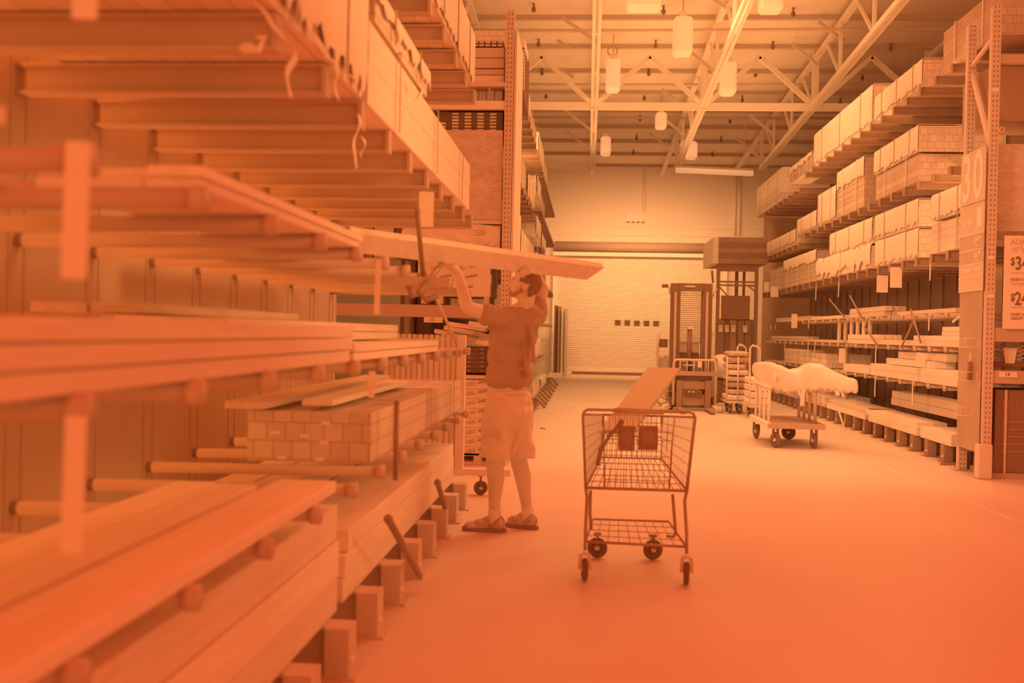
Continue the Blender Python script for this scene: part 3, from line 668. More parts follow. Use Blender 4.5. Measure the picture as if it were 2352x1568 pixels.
# "30" tall figures
t30 = sign(zB+.01, zA, 'tall tan aisle sign with large white number 30', SIGNM, [])
text('3', .72, Vector((Xp-.0245, 11.60, (zA+zB)/2-.01)), FACE_NEG_X, WHT, 'number_three', t30, .78, bold=.012)
text('0', .72, Vector((Xp-.0245, 11.27, (zA+zB)/2-.01)), FACE_NEG_X, WHT, 'number_zero', t30, .78, bold=.012)
ts = sign(zC, zB, 'tan sign reading Lumber just below the number 30', SIGNM, [('Lumber', .13, .1, -.02, .85, .003, WHT)])
MB().box(Xp-.026, Xp-.012, 11.14, 11.27, zC+.06, zB-.05).build('lumber_picture', WHT, ts)
sign(zD, zC, 'dark sign reading 2x4 PT in the stack under the number 30', SIGND, [('2x4 PT', .09, -.19, .01, .75, .003, WHT), ('#2 & better', .03, -.19, -.05, .9, 0, WHT)])
sign(zE, zD, 'dark sign reading 2x6 PT in the stack under the number 30', SIGND, [('2x6 PT', .09, -.19, .01, .75, .003, WHT), ('#2 & better', .03, -.19, -.05, .9, 0, WHT)])
sign(zF, zE, 'tan sign reading Pressure Treated low in the sign stack', SIGNM, [('Pressure  Treated', .08, -.02, .01, .9, .002, WHT), ('Lumber', .03, -.2, -.045, 1, 0, WHT)])
sign(zG, zF, 'blank tan sign at the bottom of the stack below the 30', SIGNM, [])
# price poster
pa = PY(2318, 545, 11.0); X0p = pa.x-.03; z1p = PY(2320, 540, 11).z; z0p = PY(2320, 755, 11).z
tp = thing('price_poster', 'large pale price poster reading $34 and $24 hanging on the end rack', 'poster', (X0p+.4, 11.0, z0p))
MB().box(X0p, X0p+.72, 11.035, 11.045, z0p, z1p, .003).build('poster_sheet', PAPER, tp)
def ptext(s, px, py, size, m=INK, sx=.85, b=.0):
    p = PY(px, py, 11.03); text(s, size, Vector((p.x, 11.033, p.z)), FACE_NEG_Y, m, 'lettering', tp, sx, 'LEFT', b)
GREYT = mat('grey_ink', .42, .02)
ptext('ADJUSTABLE', 2321, 556, .085, GREYT); ptext('10" IN', 2322, 574, .075, GREYT)
ptext('$', 2321, 601, .11, INK, .8, .002); ptext('34', 2332, 606, .19, INK, .7, .004); ptext('HUSKY 52"', 2321, 642, .042, INK); ptext('TOP MOBILE', 2321, 652, .042, GREYT)
ptext('$', 2321, 683, .11, INK, .8, .002); ptext('24', 2331, 687, .19, INK, .7, .004); ptext('HUSKY 62"', 2321, 722, .042, INK); ptext('HEIGHT WORK', 2321, 731, .042, INK)
for py in (626, 705): p = PY(2322, py, 11.03); MB().box(p.x, p.x+.5, 11.03, 11.034, p.z-.004, p.z+.004).build('rule_line', GREYT, tp)
# boxes on the end rack
zs = zz(850)+.03
tb = thing('lamp_box', 'dark open product box with shiny springs on the upper shelf of the end rack', 'box', (FXc+.4, 11.3, zs))
MB().box(FXc+.1, FXc+.75, 11.2, 11.6, zs, zz(832), .004).build('carton', DK, tb)
q = PY(2315, 812, 11.25)
MB().add([(q.x-.07, 11.19, q.z+.06), (q.x+.07, 11.19, q.z+.06), (q.x+.045, 11.19, q.z-.1), (q.x-.045, 11.19, q.z-.1), (q.x-.07, 11.22, q.z+.06), (q.x+.07, 11.22, q.z+.06), (q.x+.045, 11.22, q.z-.1), (q.x-.045, 11.22, q.z-.1)], [(0,3,2,1),(4,5,6,7),(0,1,5,4),(1,2,6,5),(2,3,7,6),(3,0,4,7)]).build('white_cup', WHT, tb)
for sx_ in (-.11, .11):
    m = MB()
    pts = [(q.x+sx_+.03*math.cos(i*.9), 11.2+.02*math.sin(i*.9), q.z-.08+i*.006) for i in range(30)]
    m.tube(pts, .004, 5).build('spring', CHROME if sx_ < 0 else WHT, tb)
p = PY(2316, 860, 11.07); tc_ = thing('shelf_label', 'white shelf label printed 14 on the lower beam', 'label', (p.x, 11.07, p.z))
MB().box(p.x-.09, p.x+.09, 11.07, 11.078, p.z-.028, p.z+.028).build('label_card', PAPER, tc_)
text('14', .05, Vector((p.x-.01, 11.068, p.z)), FACE_NEG_Y, INK, 'lettering', tc_, 1, bold=.001)
p = PY(2318, 975, 11.1); z1b = PY(2318, 895, 11.15).z
th = thing('storage_box', 'tall dark carton marked HUSKY standing on the floor under the end rack', 'box', (FXc+1.2, 11.5, .02))
MB().box(FXc+.11, FXc+1.9, 11.16, 11.75, .06, z1b, .005).build('carton', mat('husky_carton', -.55, .02, .7), th)
MB().box(FXc+.09, FXc+1.95, 11.13, 11.78, 0.0, .06).build('skid', STEELM, th)
pt = PY(2318, 930, 11.15); text('HUSKY', .13, Vector((pt.x+.12, 11.157, pt.z)), FACE_NEG_Y, mat('faint_print', -.3, .01), 'lettering', th, .95, bold=.004)
for i in range(5):
    pt = PY(2300, 968+i*17, 11.15); MB().box(pt.x, pt.x+.35-.04*(i % 3), 11.154, 11.159, pt.z-.012, pt.z+.012).build('print_line', MATS['faint_print'], th)
MB().box(FXc+.2, FXc+.225, 11.145, 11.157, .06, z1b).build('strap', MATS['tan_sign'], th)

# ------------------------------------------------------------------ end rack on the man's side (behind the man)
pl = PY(1160, 700, 11.0); LXc = pl.x
tL = thing('pallet_rack', 'pallet rack with perforated post rising behind the man', 'rack', (LXc-1.3, 11.3, 0))
def zl(py, px=1120, Y=11.1): return PY(px, py, Y).z
cpost(LXc, 11.0, PY(1165, 26, 11).z, tL); cpost(LXc, 11.95, PY(1165, 40, 11).z, tL); cpost(LXc-2.6, 11.0, 4.7, tL)
MB().box(LXc+.05, LXc+.075, 10.97, 11.98, 0.1, 4.6).build('side_rail', POSTP, tL)
MB().bar((LXc, 11.04, 3.9), (LXc, 11.9, 2.6), .03, .06).build('brace', POSTP, tL); MB().bar((LXc, 11.04, 2.2), (LXc, 11.9, 1.2), .03, .06).build('brace', POSTP, tL)
for y0, y1, mm in [(237, 256, WHT), (195, 204, POSTP), (575, 586, STEELM), (703, 731, BEAM)]:
    MB().box(LXc-2.6, LXc-.045, 10.98, 11.05, zl(y1), zl(y0)).build('beam', mm, tL)
for zq in (zl(237), zl(195), zl(575), zl(703)): MB().box(LXc-2.55, LXc-.05, 11.05, 11.95, zq-.05, zq-.03).build('shelf_deck', STEELM, tL)
for px in (990, 1040, 1080, 1130):
    a = PY(px-8, 203, 10.95); b = PY(px+2, 222, 10.95); MB().tube([a, b], .012, 6).build('deck_hook', STEELM, tL)
# contents, shelf by shelf
def Lbox(x0, x1, y0, y1, z0, z1): return (x0, x1, y0, y1, z0, z1)
zb1 = zl(505); zt1 = zl(302)
tag(MB().box(LXc-2.4, LXc-.06, 11.02, 11.05, zb1, zt1, .002).build('strand_board_panel', OSB), 'large strand board panel between the white bundle and the man\'s perforated post', 'panel')
def face_bundle(label, px0, px1, py0, py1, Y, dep, style, group=None):
    a = PY(px0, py1, Y); b = PY(px1, py0, Y)
    t = thing('lumber_bundle', label, 'bundle', ((a.x+b.x)/2, Y+dep/2, a.z), group)
    mm = {'dark': PACKD, 'pale': PACKL}[style]
    MB().box(a.x, b.x, Y, Y+dep, a.z, b.z, .003).build('board_stack', mm, t)
    return t, a, b
# black block paints the shade between sticks: one pale block end per opening
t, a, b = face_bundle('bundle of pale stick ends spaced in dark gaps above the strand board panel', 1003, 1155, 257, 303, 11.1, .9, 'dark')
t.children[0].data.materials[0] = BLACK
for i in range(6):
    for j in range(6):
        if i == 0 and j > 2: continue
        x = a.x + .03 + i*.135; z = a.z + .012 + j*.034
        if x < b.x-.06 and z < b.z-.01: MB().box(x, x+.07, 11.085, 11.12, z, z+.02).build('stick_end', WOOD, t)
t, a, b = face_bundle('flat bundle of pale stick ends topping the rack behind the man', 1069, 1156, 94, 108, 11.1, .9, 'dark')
t.children[0].data.materials[0] = BLACK  # black block paints the shade between these sticks too
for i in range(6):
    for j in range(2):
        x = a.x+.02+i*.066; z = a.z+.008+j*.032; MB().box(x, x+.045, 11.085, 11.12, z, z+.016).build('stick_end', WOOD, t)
for k, (y0, y1, mm) in enumerate([(110, 133, CARD), (134, 157, CARD), (159, 172, CARD), (173, 193, WOODX)]):
    a = PY(1068, y1, 11.1); b = PY(1158, y0, 11.1)
    board(['topmost wide tan board stacked on the high shelf behind the man', 'second wide tan board stacked on the high shelf behind the man', 'thin slotted board in the high shelf stack behind the man', 'lowest ribbed board in the high shelf stack behind the man'][k], a.x-.9, b.x, 11.08, 11.9, a.z, b.z-.004, mm, 'wide boards on the high shelf')
a = PY(985, 236, 11.1); b = PY(1155, 206, 11.1)
for i in range(9):
    x = a.x + (b.x-a.x)*i/9; board('short pale block in a row on the hooked shelf deck', x, x+(b.x-a.x)/9-.006, 11.15, 11.9, a.z+.02, b.z, WOODX, 'short blocks on the hooked shelf', 'wood_block', 'block')
# side lattice bundle beyond post
a = PX(1186, 190, LX-.1); 
t = thing('lumber_bundle', 'tall bundle of pale slat ends under a white cap beyond the perforated post', 'bundle', (a.x, 12.4, 4))
p0 = PY(1184, 205, 12.2); p1 = PY(1205, 95, 12.2)
MB().box(p0.x, p1.x, 12.2, 13.2, p0.z-.1, p1.z).build('board_stack', BLACK, t)  # black block stands for the shade between the slats
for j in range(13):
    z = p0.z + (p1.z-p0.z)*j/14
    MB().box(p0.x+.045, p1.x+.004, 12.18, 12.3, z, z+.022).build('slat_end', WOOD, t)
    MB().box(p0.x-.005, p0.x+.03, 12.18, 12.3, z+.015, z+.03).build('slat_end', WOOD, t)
MB().box(p0.x+.03, p1.x+.01, 12.16, 12.8, p1.z-.08, p1.z+.012, .004).build('cap_sheet', WHT, t)
# white plastic wrapped bundle
a = PY(925, 572, 11.1); b = PY(1150, 518, 11.1)
t = thing('wrapped_bundle', 'bundle in wrinkled clear white plastic on the shelf beneath the strand board', 'bundle', ((a.x+b.x)/2, 11.5, a.z))
bm = bmesh.new(); bmesh.ops.create_grid(bm, x_segments=60, y_segments=14, size=1)
mm = MB(); vs = []; nx, nz = 60, 14
for j in range(nz+1):
    for i in range(nx+1):
        u, v = i/nx, j/nz; x = a.x+(b.x-a.x)*u; z = a.z+(b.z-a.z)*v
        w = .012*math.sin(u*23+v*9)+.01*math.sin(u*57-v*21); vs.append((x, 11.06+w-.03*math.sin(v*PI), z + .01*math.sin(u*11)*v))
fs = [(j*(nx+1)+i, j*(nx+1)+i+1, (j+1)*(nx+1)+i+1, (j+1)*(nx+1)+i) for j in range(nz) for i in range(nx)]
bm.free(); mm.add(vs, fs, True); mm.box(a.x, b.x, 11.09, 11.9, a.z, b.z, .004); mm.build('plastic_wrap', WRAP, t)
for i in range(3):
    for j in range(4):
        p = PY(1088+j*7+(i % 2)*2, 530+i*5, 11.02); MB().box(p.x, p.x+.022, 11.015, 11.022, p.z, p.z+.008).build('printed_mark', STEELM, t)
tag(MB().box(LXc-2.4, LXc-.06, 11.06, 11.8, zl(515), zl(506)).build('support_board', WOODX), 'long pale board lying between strand board and wrapped bundle', 'board')
# boxed white cartons at the dark end of that shelf
for k, (x0, x1, mm_) in enumerate([(821, 838, CARD), (840, 857, STEELM), (860, 905, WHT), (907, 930, DK)]):
    a = PY(x0, 548, 11.2); b = PY(x1, 512, 11.2)
    tag(MB().box(a.x, b.x, 11.2, 11.7, a.z-.2, b.z+.2).build('carton', mm_), ['tan', 'brown', 'bright white', 'dark'][k]+' carton end standing beyond the man\'s plank', 'carton')
# gypsum packages on the orange beam
for j, (y0, y1) in enumerate([(586, 604), (605, 628), (629, 652), (653, 679)]):
    a = PY(960, y1, 11.05); b = PY(1129, y0, 11.05); 
    t = thing('panel_package', 'paper wrapped USG package stacked behind the man\'s arm, %s' % ['topmost', 'second from the top', 'third from the top', 'bottom one'][j], 'package', ((a.x+b.x)/2, 11.4, a.z), 'panel packages behind the arm')
    MB().box(a.x, b.x-.01*(j % 2), 11.04, 11.85, a.z, b.z-.006, .008).build('package', KRAFT, t)
    for q in range(2):
        px = 1008+q*58-j*9; p = PY(px, (y0+y1)/2, 11.03); R = Matrix.Rotation(.2, 3, 'Y') @ FACE_NEG_Y
        text('USG', .05, Vector((p.x, 11.034, p.z)), Matrix.Rotation(-.2, 3, 'Y') @ FACE_NEG_Y, STEELM, 'lettering', t, 1)
        MB().bar((p.x+.1, 11.034, p.z+.02), (p.x+.22, 11.034, p.z+.045), .002, .022).build('printed_mark', STEELM, t)
for k, px in enumerate((975, 1012, 1060, 1118)):
    p = PY(px, 690, 11.1); tag(MB().box(p.x-.03, p.x+.03, 11.06, 11.7, zl(700)+.0, zl(681)).build('spacer_block', WOOD), 'pale spacer block under the panel package stack', 'block', 'spacer blocks under the packages')
p = PY(995, 734, 10.95); t = thing('shelf_label', 'white shelf label printed 55 under the orange beam', 'label', p)
MB().box(p.x-.1, p.x+.1, 10.955, 10.965, p.z-.03, p.z+.028).build('label_card', PAPER, t); text('55', .045, Vector((p.x-.01, 10.952, p.z)), FACE_NEG_Y, INK, 'lettering', t)
# loose boards below the beam
for k, (x0, y0, x1, y1, mm_) in enumerate([(1000,760,1092,775,WOODX),(1030,743,1118,757,WOODX),(1022,752,1108,768,WOODX),(1092,765,1122,773,STEELM),(1085,782,1118,788,WOODX),(1028,770,1095,781,STEELM),(1078,742,1120,748,WOODX)]):
    a = PY(x0, y0, 11.0-.04*k); b = PY(x1, y1, 11.0-.04*k)
    tag(MB().bar(a, b, .16, .045).build('loose_plank', mm_), ['pale plank sloping under the orange beam, lowest end by the man', 'pale plank highest under the orange beam', 'pale plank middle of the jumble under the orange beam', 'short brown plank end beside the man\'s shirt', 'short pale plank low beside the man\'s shirt', 'brown plank under the pale jumble beside the man', 'thin pale plank touching the man\'s sleeve'][k], 'plank')
for j in range(6):
    a = PY(1068, 806+j*10, 11.2); b = PY(1122, 796+j*10+.5, 11.2)
    t = thing('small_carton', 'dark small carton in the shelf stack beside the man\'s shirt, %s' % ['top', 'second', 'third', 'fourth', 'fifth', 'bottom'][j], 'carton', ((a.x+b.x)/2, 11.4, a.z), 'dark cartons beside the shirt')
    MB().box(a.x-.4, b.x, 11.2, 11.8, a.z, b.z-.004, .004).build('carton', DK, t)
    for px in (1077, 1108): p = PY(px, 801+j*10, 11.19); MB().box(p.x-.018, p.x+.018, 11.19, 11.2, p.z-.008, p.z+.008).build('label_mark', STEELM, t)
a = PY(1066, 869, 11.1); b = PY(1125, 862, 11.1)
board('pale board lying over the floor stack of USG packages', a.x-.8, b.x+.05, 11.08, 11.9, a.z, b.z, WOODX)
for j in range(8):
    y0 = 871+j*22; a = PY(1066, y0+21.5, 11.1); b = PY(1108, y0, 11.1)
    t = thing('panel_package', 'paper wrapped USG package in the floor stack behind the man, %s' % ['topmost', 'second from the top', 'third from the top', 'fourth from the top', 'fifth from the top', 'sixth from the top', 'seventh from the top', 'resting on the pallet'][j], 'package', (a.x, 11.4, a.z), 'panel packages on the floor pallet')
    MB().box(a.x-1.2, b.x+.15, 11.1, 11.9, a.z, b.z-.005, .008).build('package', KRAFT, t)
    p = PY(1081, y0+11, 11.09); text('USG', .055, Vector((p.x, 11.094, p.z)), Matrix.Rotation(-.2, 3, 'Y') @ FACE_NEG_Y, STEELM, 'lettering', t, 1)
    MB().bar((p.x+.08, 11.09, p.z+.016), (p.x+.2, 11.09, p.z+.04), .002, .024).build('printed_mark', STEELM, t)
a = PY(1066, 1066, 11.1); b = PY(1170, 1049, 11.1)
t = thing('pallet', 'low pale pallet on the floor behind the man\'s knees', 'pallet', (a.x, 11.5, 0))
MB().box(a.x-1.3, b.x-.05, 11.1, 12, 0, .02).build('deck_board', WOODX, t); MB().box(a.x-1.3, b.x-.2, 11.1, 12, .09, .11).build('deck_board', WOODX, t)
for x in (a.x-.6, a.x+.1): MB().box(x, x+.08, 11.1, 12, .02, .09).build('block', WOODX, t)
MB().box(a.x-1.2, b.x-.25, 11.3, 12, .02, .09).build('dark_gap_board', BLACK, t)  # black block puts the shade inside the pallet into colour

# ---- packs and boards on the rack running to the dock, beyond the perforated post
def ly(px, py=500): return PX(px, py, LX).y
specs = [(1172,1188,3.45,3.95,'white','white pack sloping beside the perforated post, highest tier but one'),
 (1190,1208,3.45,3.85,'pale','pale pack past the first white one, highest tier but one'),
 (1210,1226,3.45,3.8,'white','white pack halfway to the dock, highest tier but one'),
 (1172,1190,4.64,5.0,'pale','pale pack on the top tier beside the lattice bundle'),
 (1192,1212,4.64,4.95,'white','white pack on the top tier past the lattice bundle'),
 (1214,1230,4.64,4.9,'treated','dark pack on the top tier halfway to the dock'),
 (1174,1196,2.47,3.0,'white','white pack low beside the perforated post above the man\'s hand'),
 (1198,1214,2.47,2.85,'white','second white pack above the man\'s raised hand'),
 (1216,1230,2.47,2.9,'pale','pale pack at hand height towards the dock'),
 (1176,1198,1.68,2.0,'white','white pack near the man\'s raised elbow'),
 (1200,1218,1.68,2.05,'pale','pale pack past the man\'s raised elbow'),
 (1176,1196,.95,1.35,'pale','pale pack hidden beside the man\'s back'),
 (1198,1216,.95,1.3,'white','white pack seen past the man\'s back'),
 (1178,1198,.22,.6,'white','pack on the base beams behind the man\'s shorts'),
 (1200,1218,.22,.55,'pale','pale pack on the base beams past the man\'s shorts')]
for a_, b_, z0, z1, st, lab in specs:
    y0, y1 = ly(a_), ly(b_)
    pack(lab, -1, max(12.4, y0), y1, z0, z1, st, .9)
sp2 = [(1232,1241,3.82,4.2,'white','white pack, upper tier of the last rack before the dock'),(1243,1252,3.82,4.1,'treated','dark strapped pack, upper tier of the last rack before the dock'),
 (1232,1243,3.12,3.5,'paper','paper wrapped pack on the last rack, above eye level'),(1245,1255,3.12,3.4,'white','white pack at the dock end, above eye level'),
 (1232,1244,2.48,2.85,'white','white pack on the last rack at plank height'),(1246,1258,2.48,2.8,'treated','dark pack on the last rack at plank height'),
 (1234,1246,1.68,2.1,'pale','pale pack on the last rack just above cart height'),(1248,1260,1.68,2.0,'white','white pack at the dock end just above cart height'),
 (1234,1248,.95,1.3,'white','white pack on the last rack below eye level'),(1250,1262,.95,1.25,'pale','pale pack at the dock end below eye level'),
 (1234,1248,.22,.5,'pale','pale pack on the base beams of the last rack'),(1250,1262,.22,.45,'white','white pack on the base beams at the dock end'),
 (1234,1246,4.62,5.0,'white','white pack on the very top of the last rack'),(1248,1256,4.62,4.95,'treated','dark pack on the very top of the last rack')]
for a_, b_, z0, z1, st, lab in sp2: pack(lab, -1, ly(a_), ly(b_), z0, z1, st, .9)
# hardware and oddments hanging at the aisle face there
rnd = random.Random(5)
for k in range(16):
    px = 1228+k*2.6; py = 560+rnd.random()*260; p = PX(px, py, LX+.06); s = p.y/FPX
    hang_tag(LX+.05, p.y, p.z, 26*s, 8*s, 'scrap of pale wrap or tag hanging along the rack towards the dock', -1, [PAPER, STEELM, WRAP, DK][k % 4], 'tags along the far rack', .1*(k % 3), (Fys, [.83, 1.57, 2.36, 3.34]))
for k in range(8):
    p = PX(1232+k*5, 905-k*5, LX+.02); q = PX(1250+k*4, 875-k*5, LX+.16); 
    tag(MB().bar((LX+.02, p.y, .22), (LX+.17, p.y+.3, .02), .05, .04).build('base_stop', STEELM), 'low steel stop at a base beam along the rack towards the dock', 'stop', 'low base stops along the far rack')

# ------------------------------------------------------------------ lumber on the near rack
pack('white-edged long pack on the high arms, its planed face towards the aisle', -1, 4.22, 7.9, 2.335, 2.69, 'pale', 1.0, -.03, .089).children[0].data.materials[0] = mat('planed_white_pack', .97, .03, .6, 'wood')
pack('paper-capped shallow pack lying on the long planed pack', -1, 4.3, 5.7, 2.695, 2.84, 'paper', 1.0, -.04)
pack('pack in torn white plastic on the high arms', -1, 2.80, 4.16, 2.345, 2.95, 'white', 1.0, -.02, hem=.10, sag=.012)
pack('white pack on the topmost arms beside the roof truss', -1, 6.1, 8.2, 3.34, 3.75, 'white', 1.0)
pack('dark pack on the topmost arms', -1, 2.2, 5.8, 3.34, 3.7, 'treated', 1.0)
# torn wrap hanging
def rag(path, w, label, mm_=WRAP, X=None):
    """ribbon of torn plastic following image points on a plane near the arm ends, wavy in depth"""
    X = LX+.02 if X is None else X
    pts = [PX(px, py, X) for px, py in path]; m = MB(); vs = []
    n = len(pts)
    for i, p in enumerate(pts):
        ww = w*(1-.35*abs(math.sin(i*1.7))); d = .02*math.sin(i*2.1)
        for q in (-1, 1):
            for t_ in (0, .004): vs.append((p.x+d+t_, p.y+q*ww/2, p.z+.01*q*math.sin(i)))
    fs = []
    for i in range(n-1):
        a, b = i*4, (i+1)*4
        fs += [(a, a+2, b+2, b), (a+1, b+1, b+3, a+3), (a, b, b+1, a+1), (a+2, a+3, b+3, b+2)]
    fs += [(0, 1, 3, 2), ((n-1)*4, (n-1)*4+2, (n-1)*4+3, (n-1)*4+1)]
    m.add(vs, fs, False); o = m.build('torn_wrap', mm_)
    o.modifiers.new('sub', 'SUBSURF').levels = 1; o.modifiers['sub'].render_levels = 2
    return tag(o, label, 'torn wrap')
rag([(820,258),(822,285),(818,320),(814,350),(808,392)], .05, 'long torn white strip hanging under the plastic covered pack')
rag([(826,310),(834,330),(836,350),(828,362)], .035, 'short torn flap beside the long torn strip')
rag([(575,0),(600,30),(630,55),(660,95),(678,130),(664,160),(662,200),(655,228)], .05, 'blurred rag of torn plastic trailing from the dark arms', KRAFT)
rag([(585,90),(600,75),(612,100),(590,125),(575,105),(560,115)], .06, 'blurred crumpled knot of plastic among the dark arms', KRAFT)
rag([(760,130),(768,165),(774,200),(780,235)], .03, 'thin torn strip at the end of a dark arm', KRAFT)
rag([(700,60),(725,95),(755,130),(790,165),(815,190)], .12, 'ragged hem of plastic below the plastic covered pack', WRAP)
rag([(925,178),(938,205),(930,225),(948,240),(965,215),(975,190)], .05, 'pale torn flap sticking up beside the long planed pack', WRAP)
# paper tags under the high arms
for k, (px, y0, y1, w, lab) in enumerate([(980,440,522,34,'big blank white tag hanging from the high arms beyond the lumber'), (195,-20,45,58,'blurred pale tag at the top corner'), ]):
    a = PX(px, y0, LX+.03); b = PX(px, y1, LX+.03)
    o = MB().box(-w*a.y/FPX/2, w*a.y/FPX/2, -.0015, .0015, b.z-a.z, 0).build('paper_tag', PAPER, None, origin=(0,0,0)); o.location = (a.x, a.y, a.z); o.rotation_euler = (0, .0, .15)
    tag(o, lab, 'tag')
for k, (px, y0, y1, wpx, lab) in enumerate([(180,325,640,58,'wide blurred white strip dropping from the close shoulder-height arm'), (870,595,722,13,'narrow white strip dropping from the shoulder-height arm by the crossing rods'), (175,955,1268,50,'wide blurred white strip dropping from the close waist-height arm'), (855,852,912,15,'short white strip dropping from the waist-height arm'), (4,245,285,14,'tiny pale strip end cut by the picture edge')]):
    a = PX(px, y0, LX+.03); b = PX(px, y1, LX+.03); w = wpx*a.y/FPX
    o = MB().box(-w/2, w/2, -.002, .002, b.z-a.z, 0, 0).build('plastic_strip', STRAP, None, origin=(0,0,0)); o.location = (a.x, a.y, a.z); o.rotation_euler = (0, .02, .1)
    tag(o, lab, 'strip')
# shoulder-height boards
Z4 = 1.72+.027
def bset(Y0, Y1, z, rows, cols, th, wd, x_edge, mm_, words, group, tone='pale', jit=.05):
    for r in range(rows):
        for c in range(cols):
            cw = ['row at the aisle', 'second row in', 'third row in', 'fourth row in', 'fifth row in', 'sixth row in'][c]
            rw = ['bottom course', 'second course', 'third course', 'fourth course', 'fifth course'][r]
            j = random.uniform(-jit, jit); X1 = x_edge - c*(wd+.006) - random.uniform(0, .012)
            board('%s board on %s, %s, %s' % (tone, words, rw, cw), X1-wd, X1, Y0+j, Y1+random.uniform(-jit, jit), z+r*(th+.003), z+r*(th+.003)+th, mm_, group, ch=.004)
bset(2.52, 4.30, Z4, 2, 3, .028, .14, LX-.01, WOOD, 'shoulder-height arms before the plank', 'boards at shoulder height')
bset(1.2, 2.9, Z4, 1, 2, .034, .16, LX-.5, WOOD2, 'the close shoulder-height arms', 'boards at shoulder height', 'honey')
bset(4.5, 6.6, Z4, 1, 3, .03, .14, LX-.35, WOOD2, 'arms under the long plank', 'boards at shoulder height', 'honey')
# chest-height boards (top seen nearly edge-on)
Z3 = 1.255+.027
bset(.75, 4.17, Z3, 3, 4, .046, .19, LX-.01, WOOD, 'the big chest-height pile', 'boards of the chest-height pile', jit=.03)
bset(4.22, 6.62, Z3, 2, 3, .034, .19, LX-.01, WOOD, 'the longer chest-height run', 'boards of the chest-height pile', jit=.02)
bset(3.3, 6.35, Z3+.078, 2, 2, .04, .19, LX-.22, WOOD, 'the raised chest-height run', 'boards of the chest-height pile', jit=.02)
bset(3.4, 5.3, Z3+.17, 1, 2, .035, .2, LX-.55, WOODD, 'the rear chest-height run', 'boards of the chest-height pile', 'brown')
# knee-height tier
Z2 = .755+.027
bset(.9, 3.98, Z2, 1, 1, .045, .22, LX-.02, WOOD, 'the knee-height arms, broad close one', 'boards at knee height')
bset(.9, 3.80, Z2, 1, 2, .045, .16, LX-.28, WOOD, 'the knee-height arms, beside the broad one', 'boards at knee height')
t = pack('strapped pack at knee height with brown board ends and white stickers', -1, 4.85, 8.35, Z2, 1.03, 'pale', .62, .06)
t.children[0].data.materials[0] = mat('mixed_pack_ends', .62, .1, .75, 'pack')  # whole pack toned down so its near end looks shaded
for k, (px, py) in enumerate([(748,971),(744,1016),(735,1054),(782,1078),(632,993),(648,1050),(700,1000)]):
    p = PY(px, py, 4.84)
    if p.z > Z2 and p.x > -1.6: MB().box(p.x-.02, p.x+.02, 4.832, 4.842, p.z-.008, p.z+.008).build('sticker', PAPER, t)
board('dark loose board slanting over the strapped knee-height pack', -1.62, -1.44, 4.6, 7.6, 1.045, 1.08, WOOD2, 'boards at knee height')
board('pale crooked board lying on the strapped knee-height pack', -1.35, -1.2, 4.9, 7.0, 1.045, 1.075, WOOD, 'boards at knee height')
# bottom tier
def timber_pile(Y0, Y1, rows, cols, th, wd, words, mm_, jit=.04, x_edge=LX-.1):
    bset(Y0, Y1, .213, rows, cols, th, wd, x_edge, mm_, words, 'timbers on the base beams by the man', jit=jit)
timber_pile(.9, 4.38, 3, 4, .15, .2, 'the close base beams', WOOD, .02)
timber_pile(4.55, 8.3, 3, 3, .1, .2, 'the base beams under the strapped pack', WOOD, .05)
bset(4.7, 7.6, .53, 1, 2, .09, .2, LX-.55, WOOD2, 'the topmost set back base timber', 'timbers on the base beams by the man', 'honey')
# black stop rods
for k, (x0, y0, x1, y1, X, r, lab, mm_) in enumerate([(958,482,972,632,LX+.03,.014,'upright dark stop rod between the high arms and the plank',CHROME),(1046,566,962,672,LX+.06,.015,'dark stop rod slanting down across the plank end',CHROME),(1000,680,1050,792,LX+.05,.010,'long tan rod slanting beside the man\'s elbow',WOOD2),(892,1192,964,1322,LX+.05,.018,'dark stop rod leaning on the close base timbers',CHROME),(1005,1108,1022,1165,LX+.04,.018,'short dark stop rod near the end of the base timbers',CHROME),(912,925,908,1102,LX+.02,.012,'dark strap hanging down the strapped knee-height pack',CHROME)]):
    a = PX(x0, y0, X); b = PX(x1, y1, X); m = MB().tube([a, b], r, 8); m.ball(a, r*1.3, 8, 6)
    tag(m.build('stop_rod', mm_), lab, 'rod')
a = PX(968, 640, LX+.02); tag(MB().bar(a+Vector((-.45,0,0)), a+Vector((.16,0,-.02)), .05, .05).build('arm_stub', STEEL), 'dark arm stub with chain behind the crossing rods', 'arm')
a = PX(935, 668, LX-.1)
m = MB(); m.tube([a+Vector((0,0,.05)), a+Vector((.03,0,-.03)), a+Vector((.07,.05,-.01)), a+Vector((.10,.08,-.05)), a+Vector((.16,.1,-.02))], .018, 7)
tag(m.build('ratchet_clamp', CHROME), 'dark clamp hanging under the long plank', 'clamp')
# slatted panel cart standing past the rack
Yc = 9.0
a = PY(876, 1090, Yc); b = PY(1070, 770, Yc)
t = thing('panel_cart', 'tall slatted wooden panel cart on casters between the lumber rack and the man', 'cart', ((a.x+b.x)/2, Yc, 0))
zb0 = .17; xx = a.x; n = 13; w = (b.x-.08-a.x)/n
zcut = PY(980, 768, Yc).z
for i in range(n):
    MB().box(a.x+i*w+.006, a.x+(i+1)*w-.006, Yc, Yc+.02, zb0+.04, zcut-.0, .002).build('slat', WOODZ, t)
    if i % 3 == 0: MB().tube([(a.x+(i+.5)*w, Yc-.004, PY(1000, 851, Yc).z), (a.x+(i+.5)*w, Yc, PY(1000, 851, Yc).z)], .007, 6).build('screw', WHT, t)
MB().box(a.x, b.x-.07, Yc+.02, Yc+.045, zb0, zcut-.03).build('backing_sheet', WOODX, t)
MB().box(b.x-.075, b.x, Yc-.02, Yc+.05, .16, b.z, .003).build('corner_post', mat('white_pine_post', .8, .03), t)
